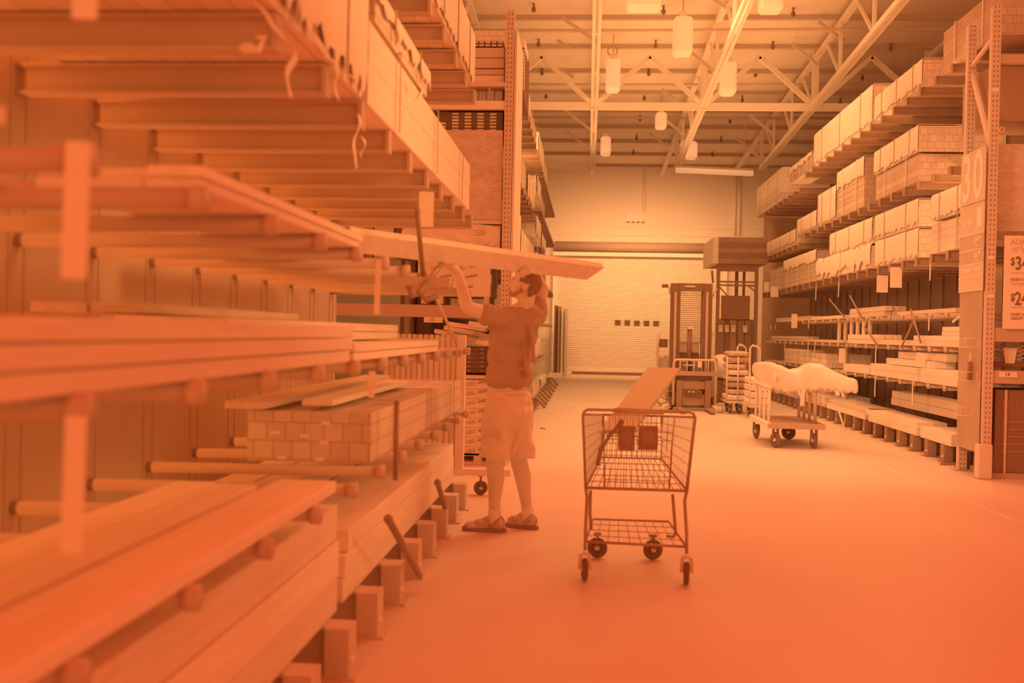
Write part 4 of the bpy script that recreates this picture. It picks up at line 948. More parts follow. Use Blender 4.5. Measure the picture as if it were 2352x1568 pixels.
q = PY(1172, 1100, Yc); MB().box(a.x, q.x, Yc-.04, Yc+.06, .17, .225).build('bottom_rail', WOODX, t)
MB().box(a.x, a.x+.06, Yc-.02, Yc+.7, .17, .225).build('bottom_rail', WOODX, t)
def caster(c, r, parent, ang=0, w=.035, name='caster_wheel', mm_=BLACK, fork=CHROME, top=None):
    ax = Vector((math.cos(ang), math.sin(ang), 0)); c = Vector(c)
    m = MB(); m.torus(c, ax, r*.72, r*.28, 28, 8, w/2/(r*.28)); m.tube([c-ax*w*.3, c+ax*w*.3], r*.62, 20)
    wo = m.build(name, mm_, parent)
    MB().tube([c-ax*w*.55, c+ax*w*.55], r*.24, 12).build('hub', PAPER if fork is CHROME and r > .055 else POSTP, wo)
    f = MB(); tp = top if top else c.z+r*1.35
    for s in (-1, 1): f.bar(c+ax*s*w*.8, Vector((c.x+ax.x*s*w*.7, c.y+ax.y*s*w*.7, tp)), .006, r*.36, up=ax)
    f.box(c.x-r*.36, c.x+r*.36, c.y-r*.36, c.y+r*.36, tp-.004, tp+.008)
    f.build('caster_fork', fork, parent)
q = PY(1104, 1124, Yc); caster((q.x, Yc, .062), .062, t, PI/2+.3, top=.165)
caster((a.x+.2, Yc+.5, .062), .062, t, .3, top=.165)

# ------------------------------------------------------------------ the long plank in the man's hands
p0 = Vector(PY(800, 549, 5.45)); p1 = Vector(PY(1362, 623, 7.62))
d = (p1-p0).normalized(); side = d.cross(Vector((0,0,1))).normalized()   # towards the camera side
up = side.cross(d).normalized()
ang = math.radians(48)
wdir = (up*math.cos(ang) + side*math.sin(ang)).normalized()  # wide direction leans away at the top
ndir = d.cross(wdir).normalized()
m = MB(); hw, hn = .068, .024
vs = []
for P_, cut in ((p0, -.05), (p1, .09)):
    for s1, s2 in ((-1,-1),(1,-1),(1,1),(-1,1)):
        vs.append(P_ + wdir*hw*s1 + ndir*hn*s2 + d*(cut*(.5 if s1 > 0 else -.3)))
m.add(vs, [(3,2,1,0),(4,5,6,7),(0,1,5,4),(1,2,6,5),(2,3,7,6),(3,0,4,7)])
bm = bmesh.new()
plank = m.build('plank', WOOD)
tag(plank, 'long pale plank the man holds overhead, sliding onto the rack', 'plank')

# ------------------------------------------------------------------ the man
SKIN = mat('skin', .68, .04, .6, 'plain', 6); SHIRT = mat('grey_shirt', .14, .05, .9, 'plain', 8, .2); SHORTS = mat('khaki_shorts', .8, .05, .9, 'plain', 7, .2)
HAIR = mat('short_hair', -.35, .15, .9, 'plain', 60, .4); SOCK = mat('white_sock', .92, .02, .9); SHOE = mat('shoe_upper', .25, .35, .7, 'plain', 22); SOLE = mat('shoe_sole', -.3, .03, .8)
B = lambda px, py, Y: Vector(PY(px, py, Y))
man = thing('person', 'balding person in grey t-shirt, cargo shorts and sneakers reaching up to guide a long plank', 'person', (PY(1165, 1222, 7.4).x, 7.4, 0))
FOLD = bpy.data.textures.new('folds', 'CLOUDS'); FOLD.noise_scale = .11; FOLD.noise_depth = 1
def folds(o, k):
    e = o.modifiers.new('folds', 'DISPLACE'); e.texture = FOLD; e.strength = k; e.mid_level = .5; e.texture_coords = 'LOCAL'
def remesh(o, vox, it=6, fac=.5):
    r = o.modifiers.new('skin', 'REMESH'); r.mode = 'VOXEL'; r.voxel_size = vox; r.use_smooth_shade = True
    s = o.modifiers.new('soft', 'SMOOTH'); s.iterations = it; s.factor = fac
# joints
pel = B(1166, 905, 7.42); hipL = B(1148, 930, 7.34); hipR = B(1188, 930, 7.50)
kneL = B(1136, 1062, 7.33); kneR = B(1192, 1060, 7.50); ankL = B(1136, 1184, 7.36); ankR = B(1212, 1172, 7.52)
waist = B(1170, 850, 7.42); chest = B(1180, 770, 7.43); neckb = B(1203, 706, 7.45); head = B(1204, 655, 7.43)
shL = B(1152, 732, 7.30); elL = B(1074, 706, 7.20); wrL = B(1049, 622, 7.22)
shR = B(1228, 728, 7.55); elR = B(1247, 664, 7.62); wrR = B(1221, 622, 7.52)
def plank_at(px):
    # point on the plank axis seen at image column px
    best = None
    for i in range(401):
        q = p0.lerp(p1, i/400); dd = ROT.transposed() @ (q-EYE) if False else None
        v = Vector((xb.dot(Vector((1,0,0))), 0, 0))
        c = Matrix((xb, yb, zb)).transposed() @ (q-EYE)
        x = IW/2 + FPX*c.x/-c.z
        if best is None or abs(x-px) < best[0]: best = (abs(x-px), q)
    return best[1]
hL = plank_at(1038); hR = plank_at(1206)
hwv = wdir*hw; 
body = MB()
# torso and pelvis
fw = Vector((-.62, .78, 0)).normalized(); sd = Vector((.78, .62, 0)).normalized()   # facing / his right
def ell(c, rs, rf, rz, tilt=0):
    R = Matrix((sd, fw, Vector((0,0,1)))).transposed(); body.ball(c, (rs, rf, rz), 20, 14, R)
ell(pel, .165, .115, .13); ell(waist, .150, .105, .15); ell(chest, .175, .118, .17); ell(B(1190, 735, 7.44), .165, .1, .11)
body.cap(neckb+Vector((0,0,-.05)), .065, head+Vector((.03,0,-.03)), .058)
body.cap(shL, .062, neckb+Vector((-.02,0,-.02)), .06); body.cap(shR, .062, neckb+Vector((.02,0,-.02)), .06)
def limb(pts, rs):
    for i in range(len(pts)-1): body.cap(pts[i], rs[i], pts[i+1], rs[i+1])
limb([shL, shL.lerp(elL, .5), elL, elL.lerp(wrL, .35), wrL], [.062, .054, .045, .044, .029])
limb([shR, shR.lerp(elR, .5), elR, elR.lerp(wrR, .35), wrR], [.060, .053, .044, .042, .029])
for h_, k_, a_ in ((hipL, kneL, ankL), (hipR, kneR, ankR)):
    calf = k_.lerp(a_, .3) - fw*.018
    limb([h_, h_.lerp(k_, .5), k_, calf, k_.lerp(a_, .7), a_], [.095, .082, .062, .061, .044, .038])
    body.cap(a_, .036, Vector((a_.x, a_.y, .06)), .036)
# head: skull, jaw, nose, brow, ear. looks to the rack and slightly up
hf = Vector((-.93, .25, .20)).normalized(); hs = hf.cross(Vector((0,0,1))).normalized(); hu = hs.cross(hf).normalized()
RH = Matrix((hf, hs, hu)).transposed(); 
def HP(f, s, u): return head + hf*f + hs*s + hu*u
body.ball(HP(-.012, 0, .034), (.098, .076, .094), 24, 18, RH)
body.ball(HP(.03, 0, -.03), (.062, .058, .075), 20, 14, RH)
body.cap(HP(.055, 0, -.078), .024, HP(-.01, .035, -.06), .02); body.cap(HP(.055, 0, -.078), .024, HP(-.01, -.035, -.06), .02)
body.cap(HP(.082, 0, .016), .011, HP(.112, 0, -.016), .015); body.cap(HP(.104, 0, -.022), .011, HP(.09, .012, -.026), .009); body.cap(HP(.104, 0, -.022), .011, HP(.09, -.012, -.026), .009)
body.cap(HP(.082, .035, .026), .010, HP(.086, -.035, .026), .010)
body.cap(HP(.088, .015, -.044), .008, HP(.088, -.015, -.044), .008); body.cap(HP(.084, .013, -.056), .009, HP(.084, -.013, -.056), .009)
for s in (-1, 1):
    ec = HP(-.036, s*.082, -.006)
    body.torus(ec + hs*s*.006, (hs*s*.9 + hf*.30).normalized(), .021, .007, 18, 6); body.ball(ec+hs*s*-.002, (.016, .008, .022), 10, 8, RH)
# hands: palm, four fingers curled round the plank, thumb on the other side
def hand(wrist, grip, sgn, fs=-1):
    """palm under the plank, fingers hooked over its far edge, thumb on the near face"""
    under = grip - wdir*(hw+.012)*1.0 + ndir*.0
    along = d*sgn
    pc = wrist.lerp(under, .55)
    body.cap(wrist, .028, pc, .034)
    for i in range(4):
        off = d*(-.037+.0245*i)*1.0
        k0 = under + off*1.0 - wdir*.004
        body.cap(pc + off*.8, .017, k0, .0105)
        L = (.034, .04, .038, .03)[i]
        a1 = k0 + fs*ndir*(hn+.016) + wdir*.012; a2 = a1 + wdir*L; a3 = a2 + wdir*.026 - fs*ndir*.004
        body.cap(k0, .0100, a1, .0092); body.cap(a1, .0092, a2, .0086); body.cap(a2, .0086, a3, .0076)
    tb = pc + d*.04*sgn; t1 = under + d*.045*sgn - fs*ndir*(hn+.014); t2 = t1 + wdir*.035
    body.cap(tb, .015, t1, .012); body.cap(t1, .012, t2, .0105)
hand(wrL, hL, 1); hand(wrR, hR, -1, 1)
bo = body.build('body', SKIN, man); remesh(bo, .0052, 3)
# eyes and brows
for s in (-1, 1):
    MB().ball(HP(.079, s*.030, .010), .011, 12, 8).build('eye', WHT, man)
    MB().ball(HP(.0885, s*.031, .010), .0045, 8, 6).build('iris', INK, man)
    MB().cap(HP(.087, s*.018, .034), .005, HP(.072, s*.048, .036), .004).build('eyebrow', HAIR, man)
# hair: short, back and sides, bald in front; goatee
hm = MB()
hm.ball(HP(-.024, 0, .024), (.097, .085, .094), 32, 24, RH); 
hm.cap(HP(-.052, .042, -.035), .036, HP(-.052, -.042, -.035), .036)
hair = hm.build('hair', HAIR, man)
bm = bmesh.new(); bm.from_mesh(hair.data); org = hair.location
dele = []
for v in bm.verts:
    q = (v.co + org) - head; f = q.dot(hf); u = q.dot(hu); s_ = abs(q.dot(hs))
    if f > -.012 + (.03 if (.02 < u < .05) else 0) or (u > .075 and f > -.04) or (-.09 < u < .022 and f > -.062 and s_ > .03): dele.append(v)
bmesh.ops.delete(bm, geom=dele, context='VERTS'); bm.to_mesh(hair.data); bm.free()
sol = hair.modifiers.new('thick', 'SOLIDIFY'); sol.thickness = .006; sol.offset = -1
gm = MB(); gm.cap(HP(.066, .018, -.085), .016, HP(.066, -.018, -.085), .016); gm.cap(HP(.090, .012, -.066), .008, HP(.090, -.012, -.066), .008)
for s in (-1, 1): gm.cap(HP(.078, s*.026, -.05), .007, HP(.07, s*.026, -.08), .012); gm.cap(HP(.05, s*.042, -.08), .014, HP(.0, s*.062, -.045), .010); gm.cap(HP(.0, s*.062, -.045), .010, HP(-.012, s*.07, .0), .008)
g = gm.build('beard', mat('stubble', .05, .2, .9, 'plain', 50, .3), man); remesh(g, .004, 3)
# shirt
body_keep = body; body = MB()
ell(waist+Vector((0,0,-.02)), .180, .135, .13); ell(B(1168, 872, 7.42), .188, .142, .09); ell(B(1172, 815, 7.42), .178, .132, .15); ell(chest, .196, .136, .175); ell(B(1190, 738, 7.44), .185, .118, .12)
body.cap(shL, .082, neckb+Vector((-.03,0,-.045)), .075); body.cap(shR, .082, neckb+Vector((.03,0,-.045)), .075)
sl = shL.lerp(elL, .42); body.cap(shL, .082, sl, .078); sr = shR.lerp(elR, .40); body.cap(shR, .080, sr, .074)
# folds
for (a_, b_, r_) in [((1120,758),(1165,742),.018),((1128,800),(1180,775),.014),((1150,860),(1215,842),.014),((1130,842),(1175,868),.014),((1200,760),(1212,860),.016),((1222,750),(1228,830),.016),((1160,750),(1150,850),.014)]:
    body.cap(B(*a_, 7.42)-fw*.0+Vector((0,-.10,0)), r_, B(*b_, 7.42)+Vector((0,-.105,0)), r_)
so = body.build('t_shirt', SHIRT, man); remesh(so, .008, 4); folds(so, .034)
# open the hem and neck by trimming the shirt flat at the hem
def trimmer(name, z0, z1): pass
# shorts
body = MB()
ell(B(1166, 915, 7.42), .178, .132, .10); ell(B(1167, 945, 7.42), .182, .138, .09)
for h_, k_, w_ in ((hipL, kneL, 0), (hipR, kneR, 1)):
    hem = h_.lerp(k_, .93); body.tube([h_+Vector((0,0,.03)), h_.lerp(k_, .3), h_.lerp(k_, .6), hem], .1, 24, True, [.108, .112, .110, .112])
# cargo pocket and flap on his near thigh
pk = hipL.lerp(kneL, .62) + Vector((-.035, -.085, 0))
body.cap(pk+Vector((-.04,.0,.055)), .03, pk+Vector((.045,-.01,.055)), .03); body.cap(pk+Vector((-.045,.0,-.04)), .03, pk+Vector((.045,-.01,-.04)), .03)
for (a_, b_) in [((1160,905),(1185,990)),((1120,985),(1150,978)),((1195,990),(1180,1040)),((1110,1010),(1150,1020))]:
    body.cap(B(*a_, 7.42)+Vector((0,-.115,0)), .012, B(*b_, 7.40)+Vector((0,-.115,0)), .012)
sh = body.build('cargo_shorts', SHORTS, man); remesh(sh, .008, 3); folds(sh, .036)
for nm, pz in (('pocket_flap', .062),):
    fl = MB().bar(pk+Vector((-.045,-.026,pz)), pk+Vector((.075,-.036,pz-.005)), .010, .045, up=(0,0,1)); fl.build(nm, mat('khaki_flap', .58, .04, .9), man)
wb = MB().tube([B(1166, 896, 7.42), B(1166, 905, 7.42)], .14, 28); wb.build('waistband', SHORTS, man)
# socks and shoes
for s, (a_, toe, Y_, lab) in enumerate(((ankL, (1070, 1219), 7.36, 'near'), (ankR, (1172, 1204), 7.52, 'far'))):
    MB().tube([Vector((a_.x, a_.y, .06)), Vector((a_.x, a_.y, .12)), Vector((a_.x, a_.y, .155)), Vector((a_.x, a_.y, .16))], .045, 16, True, [.042, .045, .047, .04]).build('sock', SOCK, man)
    tp = PY(*toe, Y_); td = Vector((tp.x-a_.x, (tp.y-a_.y)+(.06 if s else .03), 0)); L = .215 if s == 0 else .16; td.normalize(); ts_ = Vector((-td.y, td.x, 0)); R = Matrix((td, ts_, Vector((0,0,1)))).transposed()
    base = Vector((a_.x, a_.y, 0)); sm = MB()
    sm.ball(base - td*.02 + Vector((0,0,.062)), (.06, .046, .058), 18, 12, R); sm.ball(base + td*.07 + Vector((0,0,.045)), (.10, .047, .045), 18, 12, R)
    sm.ball(base + td*(L-.06) + Vector((0,0,.035)), (.065, .048, .034), 18, 12, R); sm.cap(base + td*.05 + Vector((0,0,.085)), .028, base + td*.12+Vector((0,0,.05)), .022)
    shoe = sm.build('shoe', SHOE, man); remesh(shoe, .006, 3)
    so_ = MB(); pts = []
    for k in range(28):
        a = k*2*PI/28; f = math.cos(a); w = .047*(abs(math.sin(a))**.8)*(1 if math.sin(a) > 0 else -1)*(1+.12*f)
        pts.append(base + td*(L*.5-.035 + f*(L*.5+.055)) + ts_*w)
    nn = len(pts); so_.add([(p.x, p.y, .001) for p in pts]+[(p.x, p.y, .026) for p in pts], [(i, (i+1) % nn, nn+(i+1) % nn, nn+i) for i in range(nn)]+[tuple(range(nn))[::-1], tuple(range(nn, 2*nn))])
    so_.build('shoe_sole', SOLE, shoe)
    for k in range(4):
        c_ = base + td*(.05+.028*k) + Vector((0,0,.098-.012*k)); MB().cap(c_+ts_*.025, .004, c_-ts_*.025, .004, 8).build('lace', SOCK, shoe)

# ------------------------------------------------------------------ shopping cart
YC = 6.0
def Q(px, py, Y): return Vector(PY(px, py, Y))
cart = thing('shopping_cart', 'empty wire shopping cart standing in the middle of the aisle', 'cart', (Q(1462, 1330, YC).x, YC+.4, 0))
W1 = mat('cart_wire', .02, .05, .45, spec=.5); 
zf = lambda py, Y=YC: Q(1460, py, Y).z
xl, xr = Q(1341, 1130, YC).x, Q(1590, 1130, YC).x
ztop_, zbot = zf(943), zf(1128)
tl = Vector((Q(1339, 943, YC).x, YC, ztop_)); tr_ = Vector((Q(1597, 946, YC).x, YC, ztop_)); bl = Vector((Q(1345, 1130, YC).x, YC+.08, zbot)); br = Vector((Q(1581, 1130, YC).x, YC+.08, zbot))
# near frame: rounded rectangle with handle on top
m = MB(); r = .03
m.tube([bl, tl+Vector((0,0,-r)), tl+Vector((.01,0,-.01)), tl+Vector((r,0,0)), tr_+Vector((-r,0,0)), tr_+Vector((-.01,0,-.01)), tr_+Vector((0,0,-r)), br], .0085, 10)
m.build('basket_frame', W1, cart)
MB().tube([tl+Vector((.18,-.03,.0)), tr_+Vector((-.18,-.03,.0))], .016, 12).build('handle_grip', mat('handle_plastic', .25, .03, .5), cart)
MB().tube([bl, br], .009, 8).build('basket_bottom_bar', W1, cart)
# front of basket (away), narrower and raised
YF = YC+.82
fl_, fr = Vector((tl.x+.13, YF, ztop_-.09)), Vector((tr_.x-.13, YF, ztop_-.09)); gl, gr = Vector((bl.x+.10, YF-.06, zbot+.10)), Vector((br.x-.10, YF-.06, zbot+.10))
MB().tube([fl_, fr, gr, gl, fl_], .007, 8).build('basket_front_frame', W1, cart)
for s_, (a_, b_, c_, e_) in (('l', (tl, fl_, bl, gl)), ('r', (tr_, fr, br, gr))):
    a2 = a_ + Vector((0,.02,-.03)); m = MB()
    m.tube([a2, b_], .0065, 8); m.tube([c_, e_], .0065, 8)
    for i in range(1, 6): m.tube([a2.lerp(c_, i/6), b_.lerp(e_, i/6)], .0019, 5)
    for i in range(1, 17): m.tube([a2.lerp(b_, i/17), c_.lerp(e_, i/17)], .0019, 5)
    m.build('side_grid', W1, cart)
m = MB()
for i in range(1, 12): m.tube([fl_.lerp(fr, i/12), gl.lerp(gr, i/12)], .0026, 5)
for i in range(1, 6): m.tube([fl_.lerp(gl, i/6), fr.lerp(gr, i/6)], .0026, 5)
m.build('front_grid', W1, cart)
m = MB()
for i in range(0, 12): m.tube([bl.lerp(br, (i+.5)/12), gl.lerp(gr, (i+.5)/12)], .0028, 5)
for i in range(1, 5): m.tube([bl.lerp(gl, i/5), br.lerp(gr, i/5)], .0028, 5)
m.build('floor_grid', W1, cart)
# rear gate hinged inside the frame
g0 = Vector((tl.x+.12, YC+.07, ztop_-.03)); g1 = Vector((tr_.x-.11, YC+.07, ztop_-.03)); g2 = Vector((bl.x+.11, YC+.12, zbot)); g3 = Vector((br.x-.1, YC+.12, zbot))
m = MB(); m.tube([g2, g0, g1, g3], .0055, 8)
for i in range(1, 12): m.tube([g0.lerp(g1, i/12), g2.lerp(g3, i/12)], .0019, 5)
for i in (2, 3, 5, 6, 8): m.tube([g0.lerp(g2, i/9), g1.lerp(g3, i/9)], .0026, 5)
m.build('rear_gate', W1, cart)
m = MB(); 
sa = Q(1420, 1018, YC+.2); sb = Q(1510, 1018, YC+.2)
for i in range(9): x = g0.x+.06+(g1.x-g0.x-.12)*i/8; m.tube([(x, YC+.1, ztop_-.2), (x, YC+.34, ztop_-.18), (x, YC+.34, ztop_-.02)], .0019, 5)
m.tube([(g0.x+.05, YC+.34, ztop_-.02), (g1.x-.05, YC+.34, ztop_-.02)], .004, 6); m.tube([(g0.x+.05, YC+.34, ztop_-.18), (g1.x-.05, YC+.34, ztop_-.18)], .004, 6)
m.build('child_seat_frame', W1, cart)
FLAP = mat('seat_flap', -.1, .03, .6); FLAP2 = mat('seat_flap_label', .12, .03, .6)
for (x0, x1) in ((1419, 1459), (1465, 1512)):
    a = Q(x0, 1033, YC+.14); b = Q(x1, 978, YC+.14)
    f = MB().box(a.x, b.x, YC+.13, YC+.142, a.z, b.z, .004).build('seat_flap', FLAP, cart)
    MB().box(a.x+.025, b.x-.02, YC+.126, YC+.131, a.z+.035, b.z-.03, .001).build('flap_label', FLAP2, f)
# strap with buckle
m = MB(); pts = [Q(x, y, YC+.06) for x, y in ((1430, 966), (1424, 975), (1412, 986), (1400, 1000), (1390, 1018), (1381, 1030), (1376, 1045), (1373, 1068))]
m.tube(pts, .008, 8, True, [.012, .016, .009, .012, .008, .016, .008, .013]); m.torus(Q(1427, 969, YC+.055), (0,1,0), .012, .005, 12, 6)
m.build('seat_belt', CHROME, cart)
# legs and undercarriage
zt_ = .27
wl, wr_ = Q(1343, 1305, YC-.0), Q(1577, 1305, YC)
m = MB(); m.tube([bl, Vector((bl.x+.01, YC+.1, zbot-.06)), Vector((wl.x, YC+.04, .28)), Vector((wl.x, YC+.01, .17))], .0095, 8); m.build('leg', W1, cart)
m = MB(); m.tube([br, Vector((br.x-.01, YC+.1, zbot-.06)), Vector((wr_.x, YC+.04, .28)), Vector((wr_.x, YC+.01, .17))], .0095, 8); m.build('leg', W1, cart)
q1 = Q(1545, 1135, YC+.25); q2 = Q(1552, 1225, YC+.3)
m = MB(); m.tube([q1, q1.lerp(q2, .5), q2, q2+Vector((-.01,.05,-.03)), q2+Vector((-.04,.12,-.04))], .0095, 8); m.build('leg_brace', W1, cart)
q3 = Vector((bl.x+.03, YC+.3, q1.z)); m = MB(); m.tube([q3, q3+Vector((0,.05,-.15)), q3+Vector((.01,.1,-.25))], .0095, 8); m.build('leg_brace', W1, cart)
FYw = 6.62
fxl, fxr = Q(1372, 1255, FYw).x, Q(1500, 1255, FYw).x
tn0, tn1 = Vector((wl.x, YC+.04, .215)), Vector((wr_.x, YC+.04, .205)); tf0, tf1 = Vector((fxl-.03, FYw+.05, .235)), Vector((fxr+.1, FYw+.05, .235))
m = MB(); m.tube([tn0, tn1], .008, 8); m.tube([tn0, tf0, tf1, tn1], .007, 8)
for i in range(1, 9): m.tube([tn0.lerp(tn1, i/9), tf0.lerp(tf1, i/9)], .0026, 5)
for i in range(1, 4): m.tube([tn0.lerp(tf0, i/4), tn1.lerp(tf1, i/4)], .0026, 5)
m.build('bottom_tray', W1, cart)
caster((wl.x, YC, .064), .064, cart, .1, .034, 'rear_wheel', BLACK, POSTP); caster((wr_.x, YC, .064), .064, cart, -.1, .034, 'rear_wheel', BLACK, POSTP)
caster((fxl, FYw, .064), .064, cart, PI/2-.15, .03, 'front_wheel'); caster((fxr, FYw, .064), .064, cart, PI/2+.2, .03, 'front_wheel')
# board standing in the cart
c0, c1, c2, c3 = Q(1420, 932, 6.55), Q(1493, 932, 6.55), Q(1562, 845, 7.25), Q(1488, 843, 7.25)
dn = (c3-c0).normalized(); c0b = c0-dn*.42; c1b = c1-dn*.42
nrm = (c1-c0).cross(c3-c0).normalized()*.022
m = MB(); top_ = [c0b, c1b, c2, c3]; vs = top_ + [v-nrm for v in top_]
m.add(vs, [(0,1,2,3),(7,6,5,4),(0,4,5,1),(1,5,6,2),(2,6,7,3),(3,7,4,0)])
TAN = bpy.data.materials.new('tan_hardboard'); TAN.use_nodes = True; TAN.node_tree.nodes['Principled BSDF'].inputs['Base Color'].default_value = (.66, .80, .62, 1); TAN.node_tree.nodes['Principled BSDF'].inputs['Roughness'].default_value = .7
bb = m.build('cart_board', TAN); tag(bb, 'wide tan board standing slanted in the shopping cart', 'board')

# ------------------------------------------------------------------ loaded platform cart
pc_ = thing('platform_cart', 'flat wooden platform cart with side posts carrying a white wrapped load', 'cart', (2.68, 14.2, 0))
DY0, DY1 = 13.55, 14.95
dx0, dx1 = PY(1763, 980, DY0).x, PY(1892, 978, DY0).x; dz = PY(1825, 975, DY0).z
DECK = mat('deck_board', -.35, .04, .6)
MB().box(dx0+.04, dx1, DY0, DY1, dz-.005, dz+.01, .002).build('deck', DECK, pc_)
MB().box(dx0, dx1+.02, DY0-.02, DY0+.02, dz-.055, dz+.012, .003).build('deck_edge', STEELM, pc_); MB().box(dx0-.02, dx0+.05, DY0, DY1, dz-.055, dz+.014, .003).build('deck_edge', PAPER, pc_)
MB().box(dx1-.03, dx1+.02, DY0, DY1, dz-.055, dz+.014, .003).build('deck_edge', STEELM, pc_)
zr = PY(1870, 893, DY0).z
for sx_, xx in ((-1, dx0+.03), (1, dx1-.09)):
    for i in range(4):
        y = DY0+.1+i*.34; MB().tube([(xx, y, dz), (xx, y, zr)], .021, 10).build('side_post', POSTP if sx_ < 0 else STEELM, pc_)
    MB().tube([(xx, DY0+.05, zr), (xx, DY1-.1, zr)], .021, 10).build('top_rail', POSTP, pc_)
caster((dx0+.12, DY0+.1, .1), .1, pc_, .45, .045, top=dz-.06); caster((dx1-.1, DY0+.1, .1), .1, pc_, .2, .045, top=dz-.06)
caster((dx0+.06, DY1-.15, .1), .1, pc_, .2, .045, top=dz-.06); caster((dx1-.2, DY1-.15, .1), .1, pc_, PI/2-.4, .045, top=dz-.06); 
# load: two humped wrapped bundle draped over the rails, pointing along the aisle and outward
ld = MB(); nL, nc = 56, 20
outline = [(1730,838,855,15.2),(1735,832,868,15.1),(1765,830,895,14.7),(1790,838,900,14.5),(1812,848,903,14.3),(1835,845,900,14.2),(1855,833,898,14.05),(1880,834,898,13.9),(1905,848,897,13.8),(1935,862,900,13.7),(1962,870,900,13.6),(1966,885,890,13.6)]
def lerp_out(t):
    f = t*(len(outline)-1); i = min(int(f), len(outline)-2); g_ = f-i; a, b = outline[i], outline[i+1]
    return [a[k]+(b[k]-a[k])*g_ for k in range(4)]
vs = []
for i in range(nL+1):
    x, yt, yb_, Y = lerp_out(i/nL); tpt = Vector(PY(x, yt, Y)); bpt = Vector(PY(x, yb_, Y)); c_ = (tpt+bpt)/2; hz_ = max(.02, (tpt.z-bpt.z)/2)
    wd_ = min(.3, .12+.5*min(i, nL-i)/nL)
    for j in range(nc):
        a = 2*PI*j/nc; ca, sa_ = math.cos(a), math.sin(a)
        wob = .006*math.sin(i*1.3+j*2.1) + (.022*math.sin(i*1.9)+.012*math.sin(i*4.1) if sa_ < -.5 else 0)
        vs.append((c_.x + .25*wob, c_.y + wd_*ca*abs(ca)**-.3 if abs(ca) > 1e-3 else c_.y, c_.z + (hz_+wob)*(1 if sa_ > 0 else -1)*abs(sa_)**.45))
fs = [(i*nc+j, (i+1)*nc+j, (i+1)*nc+(j+1) % nc, i*nc+(j+1) % nc) for i in range(nL) for j in range(nc)]
fs += [tuple(range(nc)), tuple(nL*nc+j for j in range(nc))[::-1]]
ld.add(vs, fs, True)
lo = thing('wrapped_load', 'bulging white wrapped load lying across the platform cart rails', 'load', (2.8, 14.2, .8))
ldo = ld.build('wrapping', mat('load_plastic', .82, .08, .45, 'plain', 5, .5), lo)
for k, (x, y, x2, y2, Y) in enumerate([(1845,895,1842,932,13.9),(1833,897,1845,925,13.9),(1932,898,1938,912,13.6),(1922,895,1924,908,13.6),(1800,895,1818,905,14.2)]):
    a, b = PY(x, y, Y), PY(x2, y2, Y); MB().bar(a, b, .05, .02).build('loose_flap', WRAP, lo)
p = PY(1779, 862, 14.25); MB().box(p.x-.025, p.x+.025, p.y-.02, p.y+.0, p.z-.04, p.z+.04).build('stain_patch', KRAFT, lo)
a = PY(1737, 884, 14.6); b = PY(1770, 890, 14.6); tag(MB().box(a.x, b.x, 14.6, 15.0, a.z-.01, a.z+.03, .004).build('wood_offcut', WOODX), 'pale offcut lying on the platform cart rail', 'offcut')

# ------------------------------------------------------------------ stacked trolleys behind it
def trolley(label, px0, px1, pyb, Y, hz_, stacks, loop_px, loop_top):
    a = PY(px0, pyb, Y); b = PY(px1, pyb, Y); t = thing('trolley', label, 'trolley', ((a.x+b.x)/2, Y, 0))
    zd = .24; MB().box(a.x, b.x, Y, Y+.9, zd-.04, zd, .003).build('deck', POSTP, t)
    for x in (a.x, a.x+(b.x-a.x)*.55): MB().tube([(x, Y, zd), (x, Y, hz_)], .016, 8).build('corner_pole', POSTP, t)
    l0 = PY(loop_px[0], loop_top+60, Y+.85); l1 = PY(loop_px[1], loop_top+60, Y+.85); zt = PY(loop_px[0], loop_top, Y+.85).z
    MB().tube([(l0.x, Y+.85, zd), (l0.x, Y+.85, zt-.05), (l0.x+.04, Y+.85, zt), (l1.x-.05, Y+.85, zt-.02), (l1.x, Y+.85, zt-.07), (l1.x, Y+.85, zd)], .02, 8).build('handle_loop', POSTP, t)
    caster((a.x+.08, Y+.1, .085), .085, t, .2, .04, top=.2); caster((b.x-.1, Y+.1, .085), .085, t, .3, .04, top=.2); caster((a.x+.12, Y+.8, .085), .085, t, .1, .04, top=.2); caster((b.x-.05, Y+.8, .085), .085, t, .1, .04, top=.2)
    return t, a, b, zd
t, a, b, zd = trolley('trolley stacked with folded grey bags, beside the lift truck', 1669, 1715, 906, 19.3, 1.05, 6, (1693, 1712), 791)
for k in range(8):
    z = zd + .005 + k*.115; dx = .02*math.sin(k*2.2)
    w_ = .2-.02*(k % 3); o = MB().box((a.x+b.x)/2+.03+dx-w_, (a.x+b.x)/2+.03+dx+w_, 19.36, 20.12, z+.004, z+.105-.012*(k % 2), .03); 
    oo = tag(o.build('folded_bag', [KRAFT, CARD, STEELM, mat('grey_sack', .4, .15, .8, 'plain', 9, .4)][k % 4]), 'folded sack in the trolley stack beside the lift truck, %s' % ['bottom', 'second', 'third', 'fourth', 'fifth', 'sixth', 'seventh', 'top'][k], 'sack', 'sacks on the trolley')
t, a2_, b2_, zd2 = trolley('trolley half hidden behind the wrapped load', 1722, 1760, 895, 18.2, .8, 4, (1722, 1745), 793)
for k in range(4): tag(MB().box(a2_.x+.02, b2_.x+.1-.02*k, 18.3, 19, zd2+.005+k*.12, zd2+.11+k*.12, .02).build('wrapped_sheet', [WRAP, KRAFT, WHT, WRAP][k]), 'wrapped flat sheet on the half hidden trolley, %s' % ['bottom', 'second', 'third', 'top'][k], 'sheet')
p = PY(1652, 850, 23); tag(MB().ball((p.x+.05, 23, .75), (.3, .5, .28), 16, 10).build('wrapped_pile', WRAP), 'white wrapped heap between the lift truck and the sack trolley', 'heap')
